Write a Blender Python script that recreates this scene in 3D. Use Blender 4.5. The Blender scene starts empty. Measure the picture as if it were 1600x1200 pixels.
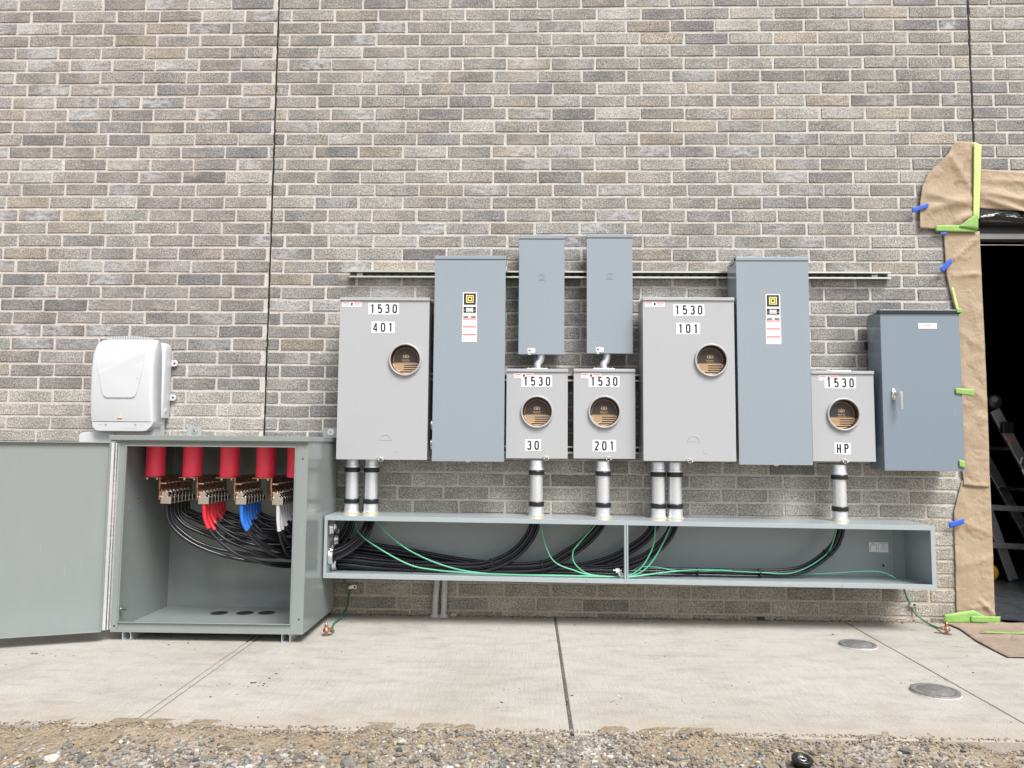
import bpy, bmesh, math, random
import numpy as np
from mathutils import Vector, Matrix
R_ = math.radians
PI = math.pi
random.seed(7); rng = np.random.default_rng(11)
scene = bpy.context.scene
COL = scene.collection

# ---------------------------------------------------------------- camera
cam_d = bpy.data.cameras.new('camera'); cam = bpy.data.objects.new('camera', cam_d); COL.objects.link(cam)
cr = Vector((0.999691, 0.023484, 0.008191)); cu = Vector((-0.006291, -0.079867, 0.996786)); cf = Vector((-0.024063, 0.996529, 0.079695))
M = Matrix.Identity(4)
for i in range(3):
    M[i][0] = cr[i]; M[i][1] = cu[i]; M[i][2] = -cf[i]
M[0][3], M[1][3], M[2][3] = 0.0, -4.2218, 0.9575
cam.matrix_world = M
cam_d.sensor_width = 36; cam_d.lens = 26.151; cam_d.clip_start = 0.05; cam_d.clip_end = 3000
scene.camera = cam

# ---------------------------------------------------------------- world, sun, exposure
SUN_EL, SUN_AZ = R_(54), R_(150)          # azimuth clockwise from +Y: behind the camera, to its right
world = bpy.data.worlds.new('World'); scene.world = world; world.use_nodes = True
wn, wl = world.node_tree.nodes, world.node_tree.links
bg = wn['Background']; sky = wn.new('ShaderNodeTexSky'); sky.sky_type = 'NISHITA'; sky.sun_disc = False
sky.sun_elevation = SUN_EL; sky.sun_rotation = SUN_AZ; sky.dust_density = 3.0; sky.ozone_density = 1.0
hs = wn.new('ShaderNodeHueSaturation'); hs.inputs['Saturation'].default_value = 0.26
wl.new(sky.outputs[0], hs.inputs['Color']); wl.new(hs.outputs[0], bg.inputs[0]); bg.inputs[1].default_value = 0.103
sd = bpy.data.lights.new('sun', 'SUN'); sd.energy = 2.7; sd.angle = R_(26); sd.color = (1, .975, .945)
sun = bpy.data.objects.new('sun', sd); COL.objects.link(sun)
sdir = Vector((math.sin(SUN_AZ)*math.cos(SUN_EL), math.cos(SUN_AZ)*math.cos(SUN_EL), math.sin(SUN_EL)))
sun.rotation_euler = sdir.to_track_quat('Z', 'Y').to_euler(); sun.location = (2, -4, 6)
vs = scene.view_settings; vs.view_transform = 'Standard'; vs.look = 'None'; vs.gamma = 1; vs.exposure = 0.80

# ---------------------------------------------------------------- materials
def srgb(r, g, b):
    return tuple(((c/255)/12.92 if c/255 <= .04045 else ((c/255+.055)/1.055)**2.4) for c in (r, g, b))+(1,)
class NT:
    def __init__(s, name):
        s.m = bpy.data.materials.new(name); s.m.use_nodes = True
        s.n = s.m.node_tree.nodes; s.l = s.m.node_tree.links; s.p = s.n['Principled BSDF']
        s.tc = s.n.new('ShaderNodeTexCoord')
    def noise(s, scale, detail=4, rough=.55, vec=None, stretch=None):
        t = s.n.new('ShaderNodeTexNoise'); t.inputs['Scale'].default_value = scale
        t.inputs['Detail'].default_value = detail; t.inputs['Roughness'].default_value = rough
        src = s.tc.outputs['Object']
        if stretch:
            mp = s.n.new('ShaderNodeMapping'); mp.inputs['Scale'].default_value = stretch
            s.l.new(src, mp.inputs[0]); src = mp.outputs[0]
        s.l.new(src, t.inputs['Vector']); return t.outputs['Fac']
    def ramp(s, fac, stops):
        r = s.n.new('ShaderNodeValToRGB'); e = r.color_ramp.elements
        while len(e) < len(stops): e.new(.5)
        for q, (pos, c) in zip(e, stops):
            q.position = pos; q.color = c if isinstance(c, tuple) else (c, c, c, 1)
        s.l.new(fac, r.inputs[0]); return r.outputs['Color']
    def mix(s, fac, a, b, mode='MIX'):
        x = s.n.new('ShaderNodeMix'); x.data_type = 'RGBA'; x.blend_type = mode
        for inp, v in ((x.inputs[0], fac), (x.inputs[6], a), (x.inputs[7], b)):
            if isinstance(v, (int, float)): inp.default_value = v
            elif isinstance(v, tuple): inp.default_value = v
            else: s.l.new(v, inp)
        return x.outputs[2]
    def math(s, op, a, b=0.0):
        x = s.n.new('ShaderNodeMath'); x.operation = op
        for inp, v in zip(x.inputs, (a, b)):
            if isinstance(v, (int, float)): inp.default_value = v
            else: s.l.new(v, inp)
        return x.outputs[0]
    def bump(s, h, strength=.3, dist=.002, nrm=None):
        b = s.n.new('ShaderNodeBump'); b.inputs['Strength'].default_value = strength; b.inputs['Distance'].default_value = dist
        s.l.new(h, b.inputs['Height'])
        if nrm: s.l.new(nrm, b.inputs['Normal'])
        return b.outputs[0]
    def set(s, **k):
        mp = dict(col='Base Color', rough='Roughness', metal='Metallic', nrm='Normal', spec='Specular IOR Level', coat='Coat Weight', trans='Transmission Weight')
        for a, v in k.items():
            i = s.p.inputs[mp[a]]
            if isinstance(v, (int, float)): i.default_value = v
            elif isinstance(v, tuple): i.default_value = v
            else: s.l.new(v, i)
        return s.m
def scale_c(c, f): return tuple(min(1, x*f) for x in c[:3])+(1,)

def paint(name, c, rough=.32, dirt=.25, coat=0.0, warp=.35):
    t = NT(name)
    f = t.noise(2.3, 5, .6); f2 = t.noise(9, 6, .7, stretch=(1, 1, .35)); sp = t.noise(160, 2, .5)
    smear = t.ramp(f2, [(.50, 0.0), (.80, 1.0)])
    sc = t.ramp(t.noise(26, 2, .4, stretch=(6, 1, .35)), [(.74, 0.0), (.77, .35)])
    col = t.mix(t.math('MULTIPLY', smear, dirt), c, scale_c(srgb(196, 188, 176), .8))
    col = t.mix(t.math('MULTIPLY', t.ramp(sp, [(.66, 0.0), (.74, 1.0)]), .25), col, scale_c(c, .62))
    col = t.mix(sc, col, scale_c(c, 1.5))
    rg = t.math('ADD', t.math('MULTIPLY', f2, .14), rough-.06)
    b = t.bump(t.noise(1.6, 1, .4), warp, .012); b = t.bump(t.noise(420, 1), .06, .0006, b)
    return t.set(col=col, rough=rg, nrm=b, coat=coat, spec=.5)
def plain(name, c, rough=.5, metal=0.0, var=.2, scale=40, bump=.15, bd=.001):
    t = NT(name); f = t.noise(scale, 4, .6)
    col = t.mix(f, scale_c(c, 1-var), scale_c(c, 1+var))
    return t.set(col=col, rough=rough, metal=metal, nrm=t.bump(f, bump, bd))

MAT = {}
MAT['gray'] = paint('meter_box_paint', (.385, .394, .41, 1), .30, .07)
MAT['bluegray'] = paint('enclosure_blue_gray_paint', (.255, .297, .335, 1), .2, .035, .15)
MAT['slate'] = paint('switch_slate_paint', (.185, .23, .277, 1), .18, .035, .15)
MAT['sage'] = paint('cabinet_sage_gray_paint', (.232, .258, .252, 1), .15, .10, warp=.25)
MAT['trough'] = paint('wireway_gray_paint', (.335, .38, .395, 1), .17, .14, warp=.25)
MAT['white_plastic'] = plain('white_powder_coat', (.55, .56, .58, 1), .34, 0, .03, 12, .05)
MAT['black'] = plain('black_plastic', (.012, .012, .013, 1), .35, 0, .3)
MAT['cable'] = plain('black_cable_sheath', (.012, .012, .016, 1), .24, 0, .3, 30, .05)
MAT['green'] = plain('green_wire_sheath', (.11, .43, .26, 1), .32, 0, .15)
MAT['darkgreen'] = plain('weathered_green_wire_sheath', (.03, .17, .085, 1), .45, 0, .25)
MAT['red_tape'] = plain('red_vinyl_tape', (.70, .025, .04, 1), .35, 0, .2, 60, .4)
MAT['blue_vinyl'] = plain('blue_vinyl_tape', (.02, .16, .62, 1), .35, 0, .2, 60, .4)
MAT['white_tape'] = plain('white_vinyl_tape', (.72, .72, .75, 1), .4, 0, .08, 60, .4)
MAT['insulator'] = plain('red_cast_resin', (.95, .05, .10, 1), .42, 0, .12, 25, .25)
MAT['tin'] = plain('aluminium_lug', (.80, .78, .75, 1), .2, 1, .15, 90, .3)
MAT['steel'] = plain('zinc_plated_steel', (.78, .78, .76, 1), .28, 1, .12, 90, .2)
MAT['darkhole'] = plain('unlit_hole', (.01, .01, .01, 1), .8)
MAT['lime'] = plain('lime_masking_tape', (.52, .68, .22, 1), .6, 0, .12, 60, .8, .002)
MAT['greentape'] = plain('green_masking_tape', (.23, .41, .10, 1), .6, 0, .22, 60, .8, .002)
MAT['bluetape'] = plain('blue_masking_tape', (.025, .10, .52, 1), .6, 0, .15, 60, .8, .002)
MAT['label'] = plain('white_label_stock', (.86, .87, .88, 1), .4, 0, .03)
MAT['ink'] = plain('black_label_ink', (.02, .02, .024, 1), .45, 0, .2)
MAT['redink'] = plain('red_label_ink', (.60, .09, .12, 1), .5, 0, .2)
MAT['yellow'] = plain('yellow_label_ink', (.85, .72, .22, 1), .45, 0, .08)
MAT['warn'] = plain('warning_orange_ink', (.75, .42, .04, 1), .5, 0, .1)
MAT['grayink'] = plain('gray_label_ink', (.32, .33, .35, 1), .5, 0, .2)
MAT['disc_dark'] = plain('dark_printed_card', (.035, .026, .022, 1), .5, 0, .35, 120, .1)
MAT['disc_tan'] = plain('tan_cardboard', (.47, .34, .20, 1), .7, 0, .12, 120, .2)
MAT['pvc'] = plain('cement_spattered_pvc', (.46, .45, .43, 1), .8, 0, .3, 60, .6, .002)
MAT['brass'] = plain('yellow_throat_plastic', (.62, .47, .10, 1), .4, 0, .2)
def m_galv():
    t = NT('galvanized_steel')
    v = t.n.new('ShaderNodeTexVoronoi'); v.inputs['Scale'].default_value = 55; t.l.new(t.tc.outputs['Object'], v.inputs['Vector'])
    f = t.noise(18, 4, .6, stretch=(1, 1, .2))
    c = t.mix(t.math('MULTIPLY', v.outputs['Distance'], .7), (.86, .89, .92, 1), (.74, .78, .83, 1))
    c = t.mix(t.ramp(f, [(.6, 0.0), (.9, .3)]), c, (.62, .62, .6, 1))
    return t.set(col=c, rough=t.math('ADD', t.math('MULTIPLY', f, .15), .22), metal=.72, nrm=t.bump(f, .15, .001))
MAT['galv'] = m_galv()
def m_strut():
    t = NT('green_strut_zinc'); f = t.noise(30, 4, .6)
    return t.set(col=t.mix(f, (.62, .63, .57, 1), (.80, .81, .74, 1)), rough=.22, metal=1.0, nrm=t.bump(f, .1, .001))
MAT['strut'] = m_strut()
MAT['strut_web'] = plain('shaded_strut_web', (.09, .095, .075, 1), .35, .5, .4, 40)  # zinc web coloured dark: shade inside the channel put into the base colour
def m_copper():
    t = NT('copper_bar'); f = t.noise(24, 5, .65)
    c = t.mix(f, (.42, .19, .11, 1), (.80, .46, .33, 1)); c = t.mix(t.ramp(t.noise(70, 3), [(.45, 0.0), (.65, .8)]), c, (.22, .09, .05, 1))
    return t.set(col=c, rough=t.math('ADD', t.math('MULTIPLY', f, .25), .15), metal=.92, nrm=t.bump(f, .15, .001))
MAT['copper'] = m_copper()
def m_brick():
    t = NT('gray_blend_brick')
    a = t.n.new('ShaderNodeVertexColor'); a.layer_name = 'tint'
    sp = t.noise(125, 5, .85); sp2 = t.noise(75, 4, .7); st = t.noise(14, 5, .7, stretch=(1, 1, 4.5)); pit = t.noise(330, 2, .6)
    c = a.outputs['Color']
    c = t.mix(1.0, c, t.ramp(st, [(.28, .74), (.72, 1.22)]), 'MULTIPLY')
    c = t.mix(1.0, c, t.ramp(sp, [(.40, .42), (.50, 1.0), (.60, 1.60)]), 'MULTIPLY')
    c = t.mix(1.0, c, t.ramp(sp2, [(.35, .82), (.65, 1.16)]), 'MULTIPLY')
    sep = t.n.new('ShaderNodeSeparateXYZ'); t.l.new(t.tc.outputs['Object'], sep.inputs[0])
    hi = t.ramp(t.math('MULTIPLY', sep.outputs['Z'], .25), [(.30, .15), (.50, .62)])      # buff flashes are commoner in the upper courses
    buff = t.math('MULTIPLY', t.ramp(t.noise(5.2, 4, .65, stretch=(1, 1, 2.6)), [(.53, 0.0), (.66, 1.0)]), hi)
    c = t.mix(buff, c, t.mix(1.0, (.38, .335, .27, 1), t.ramp(sp, [(.40, .5), (.50, 1.0), (.60, 1.4)]), 'MULTIPLY'))
    ef = t.math('MULTIPLY', a.outputs['Alpha'], t.ramp(t.noise(22, 4, .6, stretch=(1, 1, 2.2)), [(.40, 0.0), (.60, 1.0)]))
    ef = t.math('MULTIPLY', ef, t.ramp(sp, [(.30, .35), (.55, 1.0)]))
    c = t.mix(ef, c, (.52, .52, .55, 1))
    c = t.mix(t.ramp(pit, [(.60, 0.0), (.68, .6)]), c, (.05, .045, .042, 1))
    b = t.bump(sp, .75, .004); b = t.bump(st, .5, .004, b)
    return t.set(col=c, rough=.92, nrm=b, spec=.25)
MAT['brick'] = m_brick()
def m_mortar():
    t = NT('lime_mortar'); f = t.noise(160, 4, .8); g = t.noise(9, 5, .6)
    sep = t.n.new('ShaderNodeSeparateXYZ'); t.l.new(t.tc.outputs['Object'], sep.inputs[0])
    low = t.ramp(t.math('ADD', sep.outputs['Z'], t.math('MULTIPLY', g, .5)), [(.45, 1.0), (.95, 0.0)])   # warmer mortar batch in the lowest courses
    lr = t.ramp(t.math('ADD', t.math('MULTIPLY', sep.outputs['X'], .2), t.math('ADD', t.math('MULTIPLY', g, .3), .35)), [(.15, 0.0), (.5, 1.0)])
    c = t.mix(lr, (.545, .505, .478, 1), (.53, .512, .482, 1)); c = t.mix(low, c, (.45, .385, .31, 1))
    c = t.mix(1.0, c, t.ramp(f, [(.38, .72), (.62, 1.20)]), 'MULTIPLY'); c = t.mix(1.0, c, t.ramp(g, [(.3, .90), (.7, 1.08)]), 'MULTIPLY')
    return t.set(col=c, rough=.95, nrm=t.bump(f, .6, .003), spec=.2)
MAT['mortar'] = m_mortar()
def m_concrete():
    t = NT('broom_finished_concrete')
    big = t.noise(1.1, 6, .62); mid = t.noise(6, 6, .68, stretch=(1, 2.2, 1)); fine = t.noise(190, 3, .7); broom = t.noise(60, 3, .6, stretch=(2.6, .12, 1))
    c = t.ramp(big, [(.30, (.335, .315, .28, 1)), (.52, (.395, .377, .345, 1)), (.75, (.43, .418, .395, 1))])
    c = t.mix(1.0, c, t.ramp(mid, [(.28, .80), (.5, 1.0), (.75, 1.08)]), 'MULTIPLY')
    c = t.mix(1.0, c, t.ramp(fine, [(.36, .78), (.64, 1.14)]), 'MULTIPLY')
    c = t.mix(1.0, c, t.ramp(broom, [(.35, .93), (.65, 1.04)]), 'MULTIPLY')
    sep = t.n.new('ShaderNodeSeparateXYZ'); t.l.new(t.tc.outputs['Object'], sep.inputs[0])
    y = sep.outputs['Y']; n2 = t.noise(5, 6, .7)
    dirt = t.ramp(t.math('ADD', y, t.math('MULTIPLY', n2, .30)), [(0.0, 0.0), (.16, 1.0)])       # silt washed against the wall
    c = t.mix(t.math('MULTIPLY', dirt, .5), c, (.31, .265, .205, 1))
    mud = t.ramp(t.math('SUBTRACT', t.math('ADD', t.math('MULTIPLY', y, -1.0), t.math('MULTIPLY', t.noise(3.2, 7, .72), .9)), 1.86), [(.02, 0.0), (.40, 1.0)])
    c = t.mix(t.math('MULTIPLY', mud, .5), c, (.36, .28, .19, 1))
    stn = t.noise(2.4, 7, .75, stretch=(.7, 1.6, 1)); c = t.mix(t.ramp(stn, [(.54, 0.0), (.70, .42)]), c, (.33, .27, .20, 1))
    pit = t.noise(34, 5, .75); c = t.mix(t.ramp(pit, [(.71, 0.0), (.75, .6)]), c, (.16, .13, .10, 1))
    wh = t.noise(11, 6, .75); c = t.mix(t.ramp(wh, [(.66, 0.0), (.76, .6)]), c, (.70, .70, .69, 1))
    b = t.bump(broom, .35, .003); b = t.bump(fine, .35, .0015, b)
    return t.set(col=c, rough=.88, nrm=b, spec=.25)
MAT['concrete'] = m_concrete()
def m_ground():
    t = NT('gravel_and_soil')
    n = t.noise(2.2, 6, .65); f = t.noise(45, 6, .75); g = t.noise(230, 3, .7)
    v = t.n.new('ShaderNodeTexVoronoi'); v.inputs['Scale'].default_value = 62; t.l.new(t.tc.outputs['Object'], v.inputs['Vector'])
    soil = t.mix(f, (.20, .15, .10, 1), (.37, .30, .215, 1))
    st = t.ramp(v.outputs['Color'], [(.2, (.24, .22, .20, 1)), (.5, (.40, .38, .35, 1)), (.8, (.56, .54, .51, 1))])
    c = t.mix(t.ramp(n, [(.50, 0.0), (.68, .8)]), soil, st)
    c = t.mix(1.0, c, t.ramp(g, [(.33, .62), (.66, 1.28)]), 'MULTIPLY')
    b = t.bump(v.outputs['Distance'], .7, .012); b = t.bump(f, .6, .01, b)
    return t.set(col=c, rough=.95, nrm=b, spec=.2)
MAT['ground'] = m_ground()
def m_attr(name, rough=.85):
    t = NT(name); a = t.n.new('ShaderNodeVertexColor'); a.layer_name = 'tint'
    c = t.mix(1.0, a.outputs['Color'], t.ramp(t.noise(260, 3, .7), [(.35, .70), (.65, 1.25)]), 'MULTIPLY')
    return t.set(col=c, rough=rough, nrm=t.bump(t.noise(300, 3), .4, .002), spec=.3)
MAT['stone'] = m_attr('mixed_gravel_stone')
def m_kraft(name='brown_kraft_paper', c1=(.315, .235, .155, 1), c2=(.41, .32, .225, 1)):
    t = NT(name); f = t.noise(6, 4, .5); g = t.noise(240, 2, .6, stretch=(1, 1, .4)); cr_ = t.noise(13, 4, .55)
    c = t.mix(f, c1, c2); c = t.mix(1.0, c, t.ramp(g, [(.35, .93), (.65, 1.06)]), 'MULTIPLY')
    return t.set(col=c, rough=.62, nrm=t.bump(t.math('ABSOLUTE', t.math('SUBTRACT', t.noise(6.5, 3, .5), .5)), .8, .035, t.bump(cr_, .5, .010)), spec=.3)
MAT['kraft'] = m_kraft()
MAT['kraft_floor'] = m_kraft('dusty_kraft_paper', (.24, .18, .14, 1), (.34, .27, .22, 1))
MAT['foil'] = plain('black_plastic_film', (.012, .012, .014, 1), .18, 0, .3, 12, .8, .01)
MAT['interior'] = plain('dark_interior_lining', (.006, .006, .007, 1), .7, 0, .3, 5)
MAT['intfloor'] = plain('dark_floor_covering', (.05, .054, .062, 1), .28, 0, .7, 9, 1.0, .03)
MAT['frame'] = plain('dark_door_steel', (.045, .045, .048, 1), .35, .3, .2)
MAT['header'] = plain('gray_header_steel', (.26, .25, .25, 1), .3, .6, .2, 8)
MAT['ladder_al'] = plain('scuffed_aluminium', (.55, .56, .58, 1), .35, .9, .3, 30, .3)
MAT['cover'] = plain('scuffed_cast_cover', (.20, .20, .195, 1), .5, .3, .7, 60, .6, .003)
MAT['sealant'] = plain('black_joint_sealant', (.006, .006, .006, 1), .8)
MAT['joint_fill'] = plain('gritty_joint_filler', (.10, .09, .08, 1), .9, 0, .6, 130, 1.0, .004)

# ---------------------------------------------------------------- mesh helpers
def children(o): return [c for c in bpy.data.objects if c.parent == o]
def tag(o, label=None, cat=None, group=None, kind=None):
    for k, v in (('label', label), ('category', cat), ('group', group), ('kind', kind)):
        if v: o[k] = v
    return o
def empty(name, loc, label=None, cat=None, group=None):
    o = bpy.data.objects.new(name, None); COL.objects.link(o); o.location = loc; o.empty_display_size = .05
    return tag(o, label, cat, group)
def wloc(o):
    v = Vector((0, 0, 0))
    while o is not None: v += Vector(o.location); o = o.parent
    return v
class MB:
    def __init__(s): s.v = []; s.f = []; s.sm = []
    def add(s, vs, fs, smooth=False):
        b = len(s.v); s.v += [tuple(v) for v in vs]; s.f += [tuple(b+i for i in f) for f in fs]; s.sm += [smooth]*len(fs); return s
    def box(s, x0, x1, y0, y1, z0, z1):
        x0, x1 = sorted((x0, x1)); y0, y1 = sorted((y0, y1)); z0, z1 = sorted((z0, z1))
        return s.add([(x, y, z) for z in (z0, z1) for y in (y0, y1) for x in (x0, x1)],
                     [(0, 2, 3, 1), (4, 5, 7, 6), (0, 1, 5, 4), (2, 6, 7, 3), (0, 4, 6, 2), (1, 3, 7, 5)])
    def tube(s, path, r, n=10, caps=True, closed=False):
        P = [Vector(p) for p in path]; N = len(P); rs = r if isinstance(r, (list, tuple)) else [r]*N
        base = len(s.v); prev = None; vs = []
        for i in range(N):
            a = P[(i-1) % N] if (i > 0 or closed) else P[i]; b = P[(i+1) % N] if (i < N-1 or closed) else P[i]
            t = (b-a).normalized()
            if prev is None:
                u = t.cross(Vector((0, 0, 1)));  u = u if u.length > .1 else t.cross(Vector((1, 0, 0)))
            else: u = prev-t*prev.dot(t)
            u.normalize(); prev = u; w = t.cross(u)
            for k in range(n):
                a_ = 2*PI*k/n; vs.append(P[i]+(u*math.cos(a_)+w*math.sin(a_))*rs[i])
        fs = []
        for i in range(N if closed else N-1):
            j = (i+1) % N
            for k in range(n):
                k2 = (k+1) % n; fs.append((i*n+k, i*n+k2, j*n+k2, j*n+k))
        s.add(vs, fs, True)
        if caps and not closed:
            s.add(vs[:n], [tuple(range(n))[::-1]]); s.add(vs[-n:], [tuple(range(n))])
        return s
    def lathe(s, c, axis, prof, n=32, smooth=True, a0=0, a1=2*PI):
        # prof: list of (radius, offset along axis)
        ax = Vector(axis).normalized(); u = ax.cross(Vector((0, 0, 1)));  u = u if u.length > .1 else ax.cross(Vector((1, 0, 0)))
        u.normalize(); w = ax.cross(u); c = Vector(c); vs = []; full = abs(a1-a0-2*PI) < 1e-6; m = n if full else n+1
        for r, h in prof:
            for k in range(m):
                a = a0+(a1-a0)*k/n; vs.append(c+ax*h+(u*math.cos(a)+w*math.sin(a))*r)
        fs = []
        for i in range(len(prof)-1):
            for k in range(n):
                k2 = (k+1) % m; fs.append((i*m+k, i*m+k2, (i+1)*m+k2, (i+1)*m+k))
        return s.add(vs, fs, smooth)
    def cyl(s, c, axis, r, h, n=24, r2=None):
        r2 = r if r2 is None else r2
        return s.lathe(c, axis, [(0.0001, 0), (r, 0)], n, False).lathe(c, axis, [(r, 0), (r2, h)], n, True).lathe(c, axis, [(r2, h), (0.0001, h)], n, False)
    def prism(s, pts, y0, y1):           # outline in x,z extruded along y
        n = len(pts); vs = [(x, y0, z) for x, z in pts]+[(x, y1, z) for x, z in pts]
        return s.add(vs, [tuple(range(n)), tuple(range(2*n-1, n-1, -1))]+[(i, i+n, (i+1) % n+n, (i+1) % n) for i in range(n)])
    def build(s, name, m, parent=None, bevel=0, seg=2, local=False):
        me = bpy.data.meshes.new(name)
        off = Vector((0, 0, 0)) if (parent is None or local) else wloc(parent)
        me.from_pydata([tuple(Vector(v)-off) for v in s.v], [], s.f); me.update()
        me.polygons.foreach_set('use_smooth', s.sm)
        bm = bmesh.new(); bm.from_mesh(me); bmesh.ops.recalc_face_normals(bm, faces=bm.faces); bm.to_mesh(me); bm.free()
        o = bpy.data.objects.new(name, me); COL.objects.link(o)
        if parent is not None: o.parent = parent
        me.materials.append(MAT[m] if isinstance(m, str) else m)
        if bevel:
            b = o.modifiers.new('bevel', 'BEVEL'); b.width = bevel; b.segments = seg; b.limit_method = 'ANGLE'; b.angle_limit = R_(38); b.harden_normals = False
        return o
def dup(root, loc, label=None, parent=None):
    c = root.copy(); COL.objects.link(c)
    if parent is None: c.location = loc
    else: c.parent = parent
    if label: c['label'] = label
    for ch in children(root): dup(ch, None, None, c)
    return c
def spline(pts, per=8):
    P = [Vector(p) for p in pts]; out = []
    for i in range(len(P)-1):
        p0 = P[max(i-1, 0)]; p1 = P[i]; p2 = P[i+1]; p3 = P[min(i+2, len(P)-1)]
        for k in range(per):
            t = k/per; t2 = t*t; t3 = t2*t
            out.append(.5*((2*p1)+(-p0+p2)*t+(2*p0-5*p1+4*p2-p3)*t2+(-p0+3*p1-3*p2+p3)*t3))
    out.append(P[-1]); return out
def attr(me, cols):
    a = me.color_attributes.new('tint', 'FLOAT_COLOR', 'POINT'); a.data.foreach_set('color', np.asarray(cols, dtype=np.float32).ravel())
def npmesh(name, V, F, m, parent=None, cols=None, smooth=False, loc=None):
    me = bpy.data.meshes.new(name); me.from_pydata(V.tolist(), [], F.tolist() if hasattr(F, 'tolist') else F); me.update()
    if cols is not None: attr(me, cols)
    if smooth: me.polygons.foreach_set('use_smooth', [True]*len(me.polygons))
    o = bpy.data.objects.new(name, me); COL.objects.link(o); me.materials.append(MAT[m])
    if parent: o.parent = parent
    return o
_glyph = {}
def glyph(ch):
    if ch not in _glyph:
        cu_ = bpy.data.curves.new('glyph', 'FONT'); cu_.body = ch; cu_.size = 1; cu_.offset = .058 if len(ch) == 1 else .008; cu_.resolution_u = 6
        o = bpy.data.objects.new('glyph', cu_); COL.objects.link(o)
        dg = bpy.context.evaluated_depsgraph_get(); me = bpy.data.meshes.new_from_object(o.evaluated_get(dg))
        V = np.array([v.co[:] for v in me.vertices]); F = [tuple(p.vertices) for p in me.polygons]
        mn = V.min(0); mx = V.max(0); V[:, 0] = (V[:, 0]-(mn[0]+mx[0])/2)/(mx[0]-mn[0]); V[:, 1] = (V[:, 1]-mn[1])/(mx[1]-mn[1])-.5
        _glyph[ch] = (V, F); bpy.data.objects.remove(o); bpy.data.meshes.remove(me); bpy.data.curves.remove(cu_)
    return _glyph[ch]
def arc_(cx, cz, rx, rz, a0, a1, n=9): return [(cx+rx*math.cos(R_(a0+(a1-a0)*i/n)), cz+rz*math.sin(R_(a0+(a1-a0)*i/n))) for i in range(n+1)]
STROKES = {'1': [[(.06, .50), (.06, -.50)], [(-.26, .30), (.04, .44)]],
 '0': [arc_(0, .24, .36, .20, 0, 180)+arc_(0, -.24, .36, .20, 180, 360)+[(.36, .24)]],
 '5': [[(.34, .44), (-.28, .44), (-.32, .04)]+arc_(0, -.10, .36, .20, 140, 0)+arc_(0, -.24, .36, .20, 0, -165)],
 '3': [arc_(0, .25, .34, .19, 165, 0)+arc_(.0, .19, .34, .15, 0, -80)+[(-.08, .04)], [(-.08, .04), (.06, .04)]+arc_(0, -.12, .36, .16, 70, 0)+arc_(0, -.24, .36, .20, 0, -165)],
 '2': [arc_(0, .24, .34, .20, 170, -25)+[(-.34, -.44), (.38, -.44)]],
 '4': [[(.14, -.50), (.14, .50)], [(.12, .50), (-.46, -.20)], [(-.52, -.24), (.44, -.24)]],
 'H': [[(-.32, .50), (-.32, -.50)], [(.32, .50), (.32, -.50)], [(-.32, 0), (.32, 0)]],
 'P': [[(-.32, -.50), (-.32, .44), (.02, .44)]+arc_(.02, .22, .32, .22, 90, -90)+[(-.32, 0)]]}
def put_text(mb, ch, x, y, z, w, h):
    if ch not in STROKES:
        V, F = glyph(ch); mb.add([(x+a*w, y, z+b*h) for a, b, _ in V], F); return
    t_ = .0045 if ch != '4' else .0037
    for q, st in enumerate(STROKES[ch]):
        P = [Vector((x+a*w, 0, z+b*h)) for a, b in st]; L, Rr = [], []
        for i, p in enumerate(P):
            d1 = (p-P[i-1]).normalized() if i else None; d2 = (P[i+1]-p).normalized() if i < len(P)-1 else None
            d = ((d1 or d2)+(d2 or d1)); d = d.normalized() if d.length > .01 else (d1 or d2); n_ = Vector((-d.z, 0, d.x))
            c_ = max(.45, abs(n_.dot(Vector((-(d1 or d2).z, 0, (d1 or d2).x))))); k_ = t_/c_
            L.append((p.x+n_.x*k_, y-.00015*q, p.z+n_.z*k_)); Rr.append((p.x-n_.x*k_, y-.00015*q, p.z-n_.z*k_))
        n = len(P); mb.add(L+Rr, [(i, i+1, n+i+1, n+i) for i in range(n-1)])

# ================================================================ SETTING
# ---- brick building: wall in running bond, every brick modelled in one mesh
building = empty('brick_building', (0, 0, 0), 'building wall of blended gray bricks with pale mortar behind all the electrical boxes', 'brick wall')
CH, BW, MJ = .0762, .2599, .0100
Z0 = 3.5327
nx, nz = 10, 4
gx = np.linspace(0, 1, nx); gz = np.linspace(0, 1, nz)
BV, BF, BC = [], [], []
tmplF = [(j*nx+i, j*nx+i+1, (j+1)*nx+i+1, (j+1)*nx+i) for j in range(nz-1) for i in range(nx-1)]
def brick_tint(x, z):
    r = random.random(); v = max(-1.8, min(1.8, random.gauss(0, 1))); eff = 0
    low = 1.22 if x < -1.6 else .90
    if z < low:                                  # lowest courses: even, pale and warm
        L = .355+.030*v; c = [L*1.03, L*.985, L*.91]
        if z < .55: c = [L*.95, L*.885, L*.77]
        if r < .14: c = [q*.74 for q in c]
    else:
        mid = max(0, 1-abs(z-1.55)/.75)
        L = (.275-.030*mid)+.026*v
        if x < -1.5: c = [L*1.02, L*.965, L*.945]
        elif x > .8: c = [L*.99, L*.975, L*.945]
        else: c = [L*1.01, L*.98, L*.945]
        if r < (.09 if z > 1.9 and x < 1.4 else .04): c = [L*1.17, L*1.07, L*.93]
        elif r < .24: c = [L*.80, L*.79, L*.80]
        elif r < .38: c = [L*1.18, L*1.165, L*1.12]
        if random.random() < (.20 if x < 1.6 else .10): eff = random.uniform(.35, .9)
    c = [c[0]*.985, c[1]*.975, c[2]*.955]
    return [max(.05, q) for q in c]+[eff]
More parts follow.
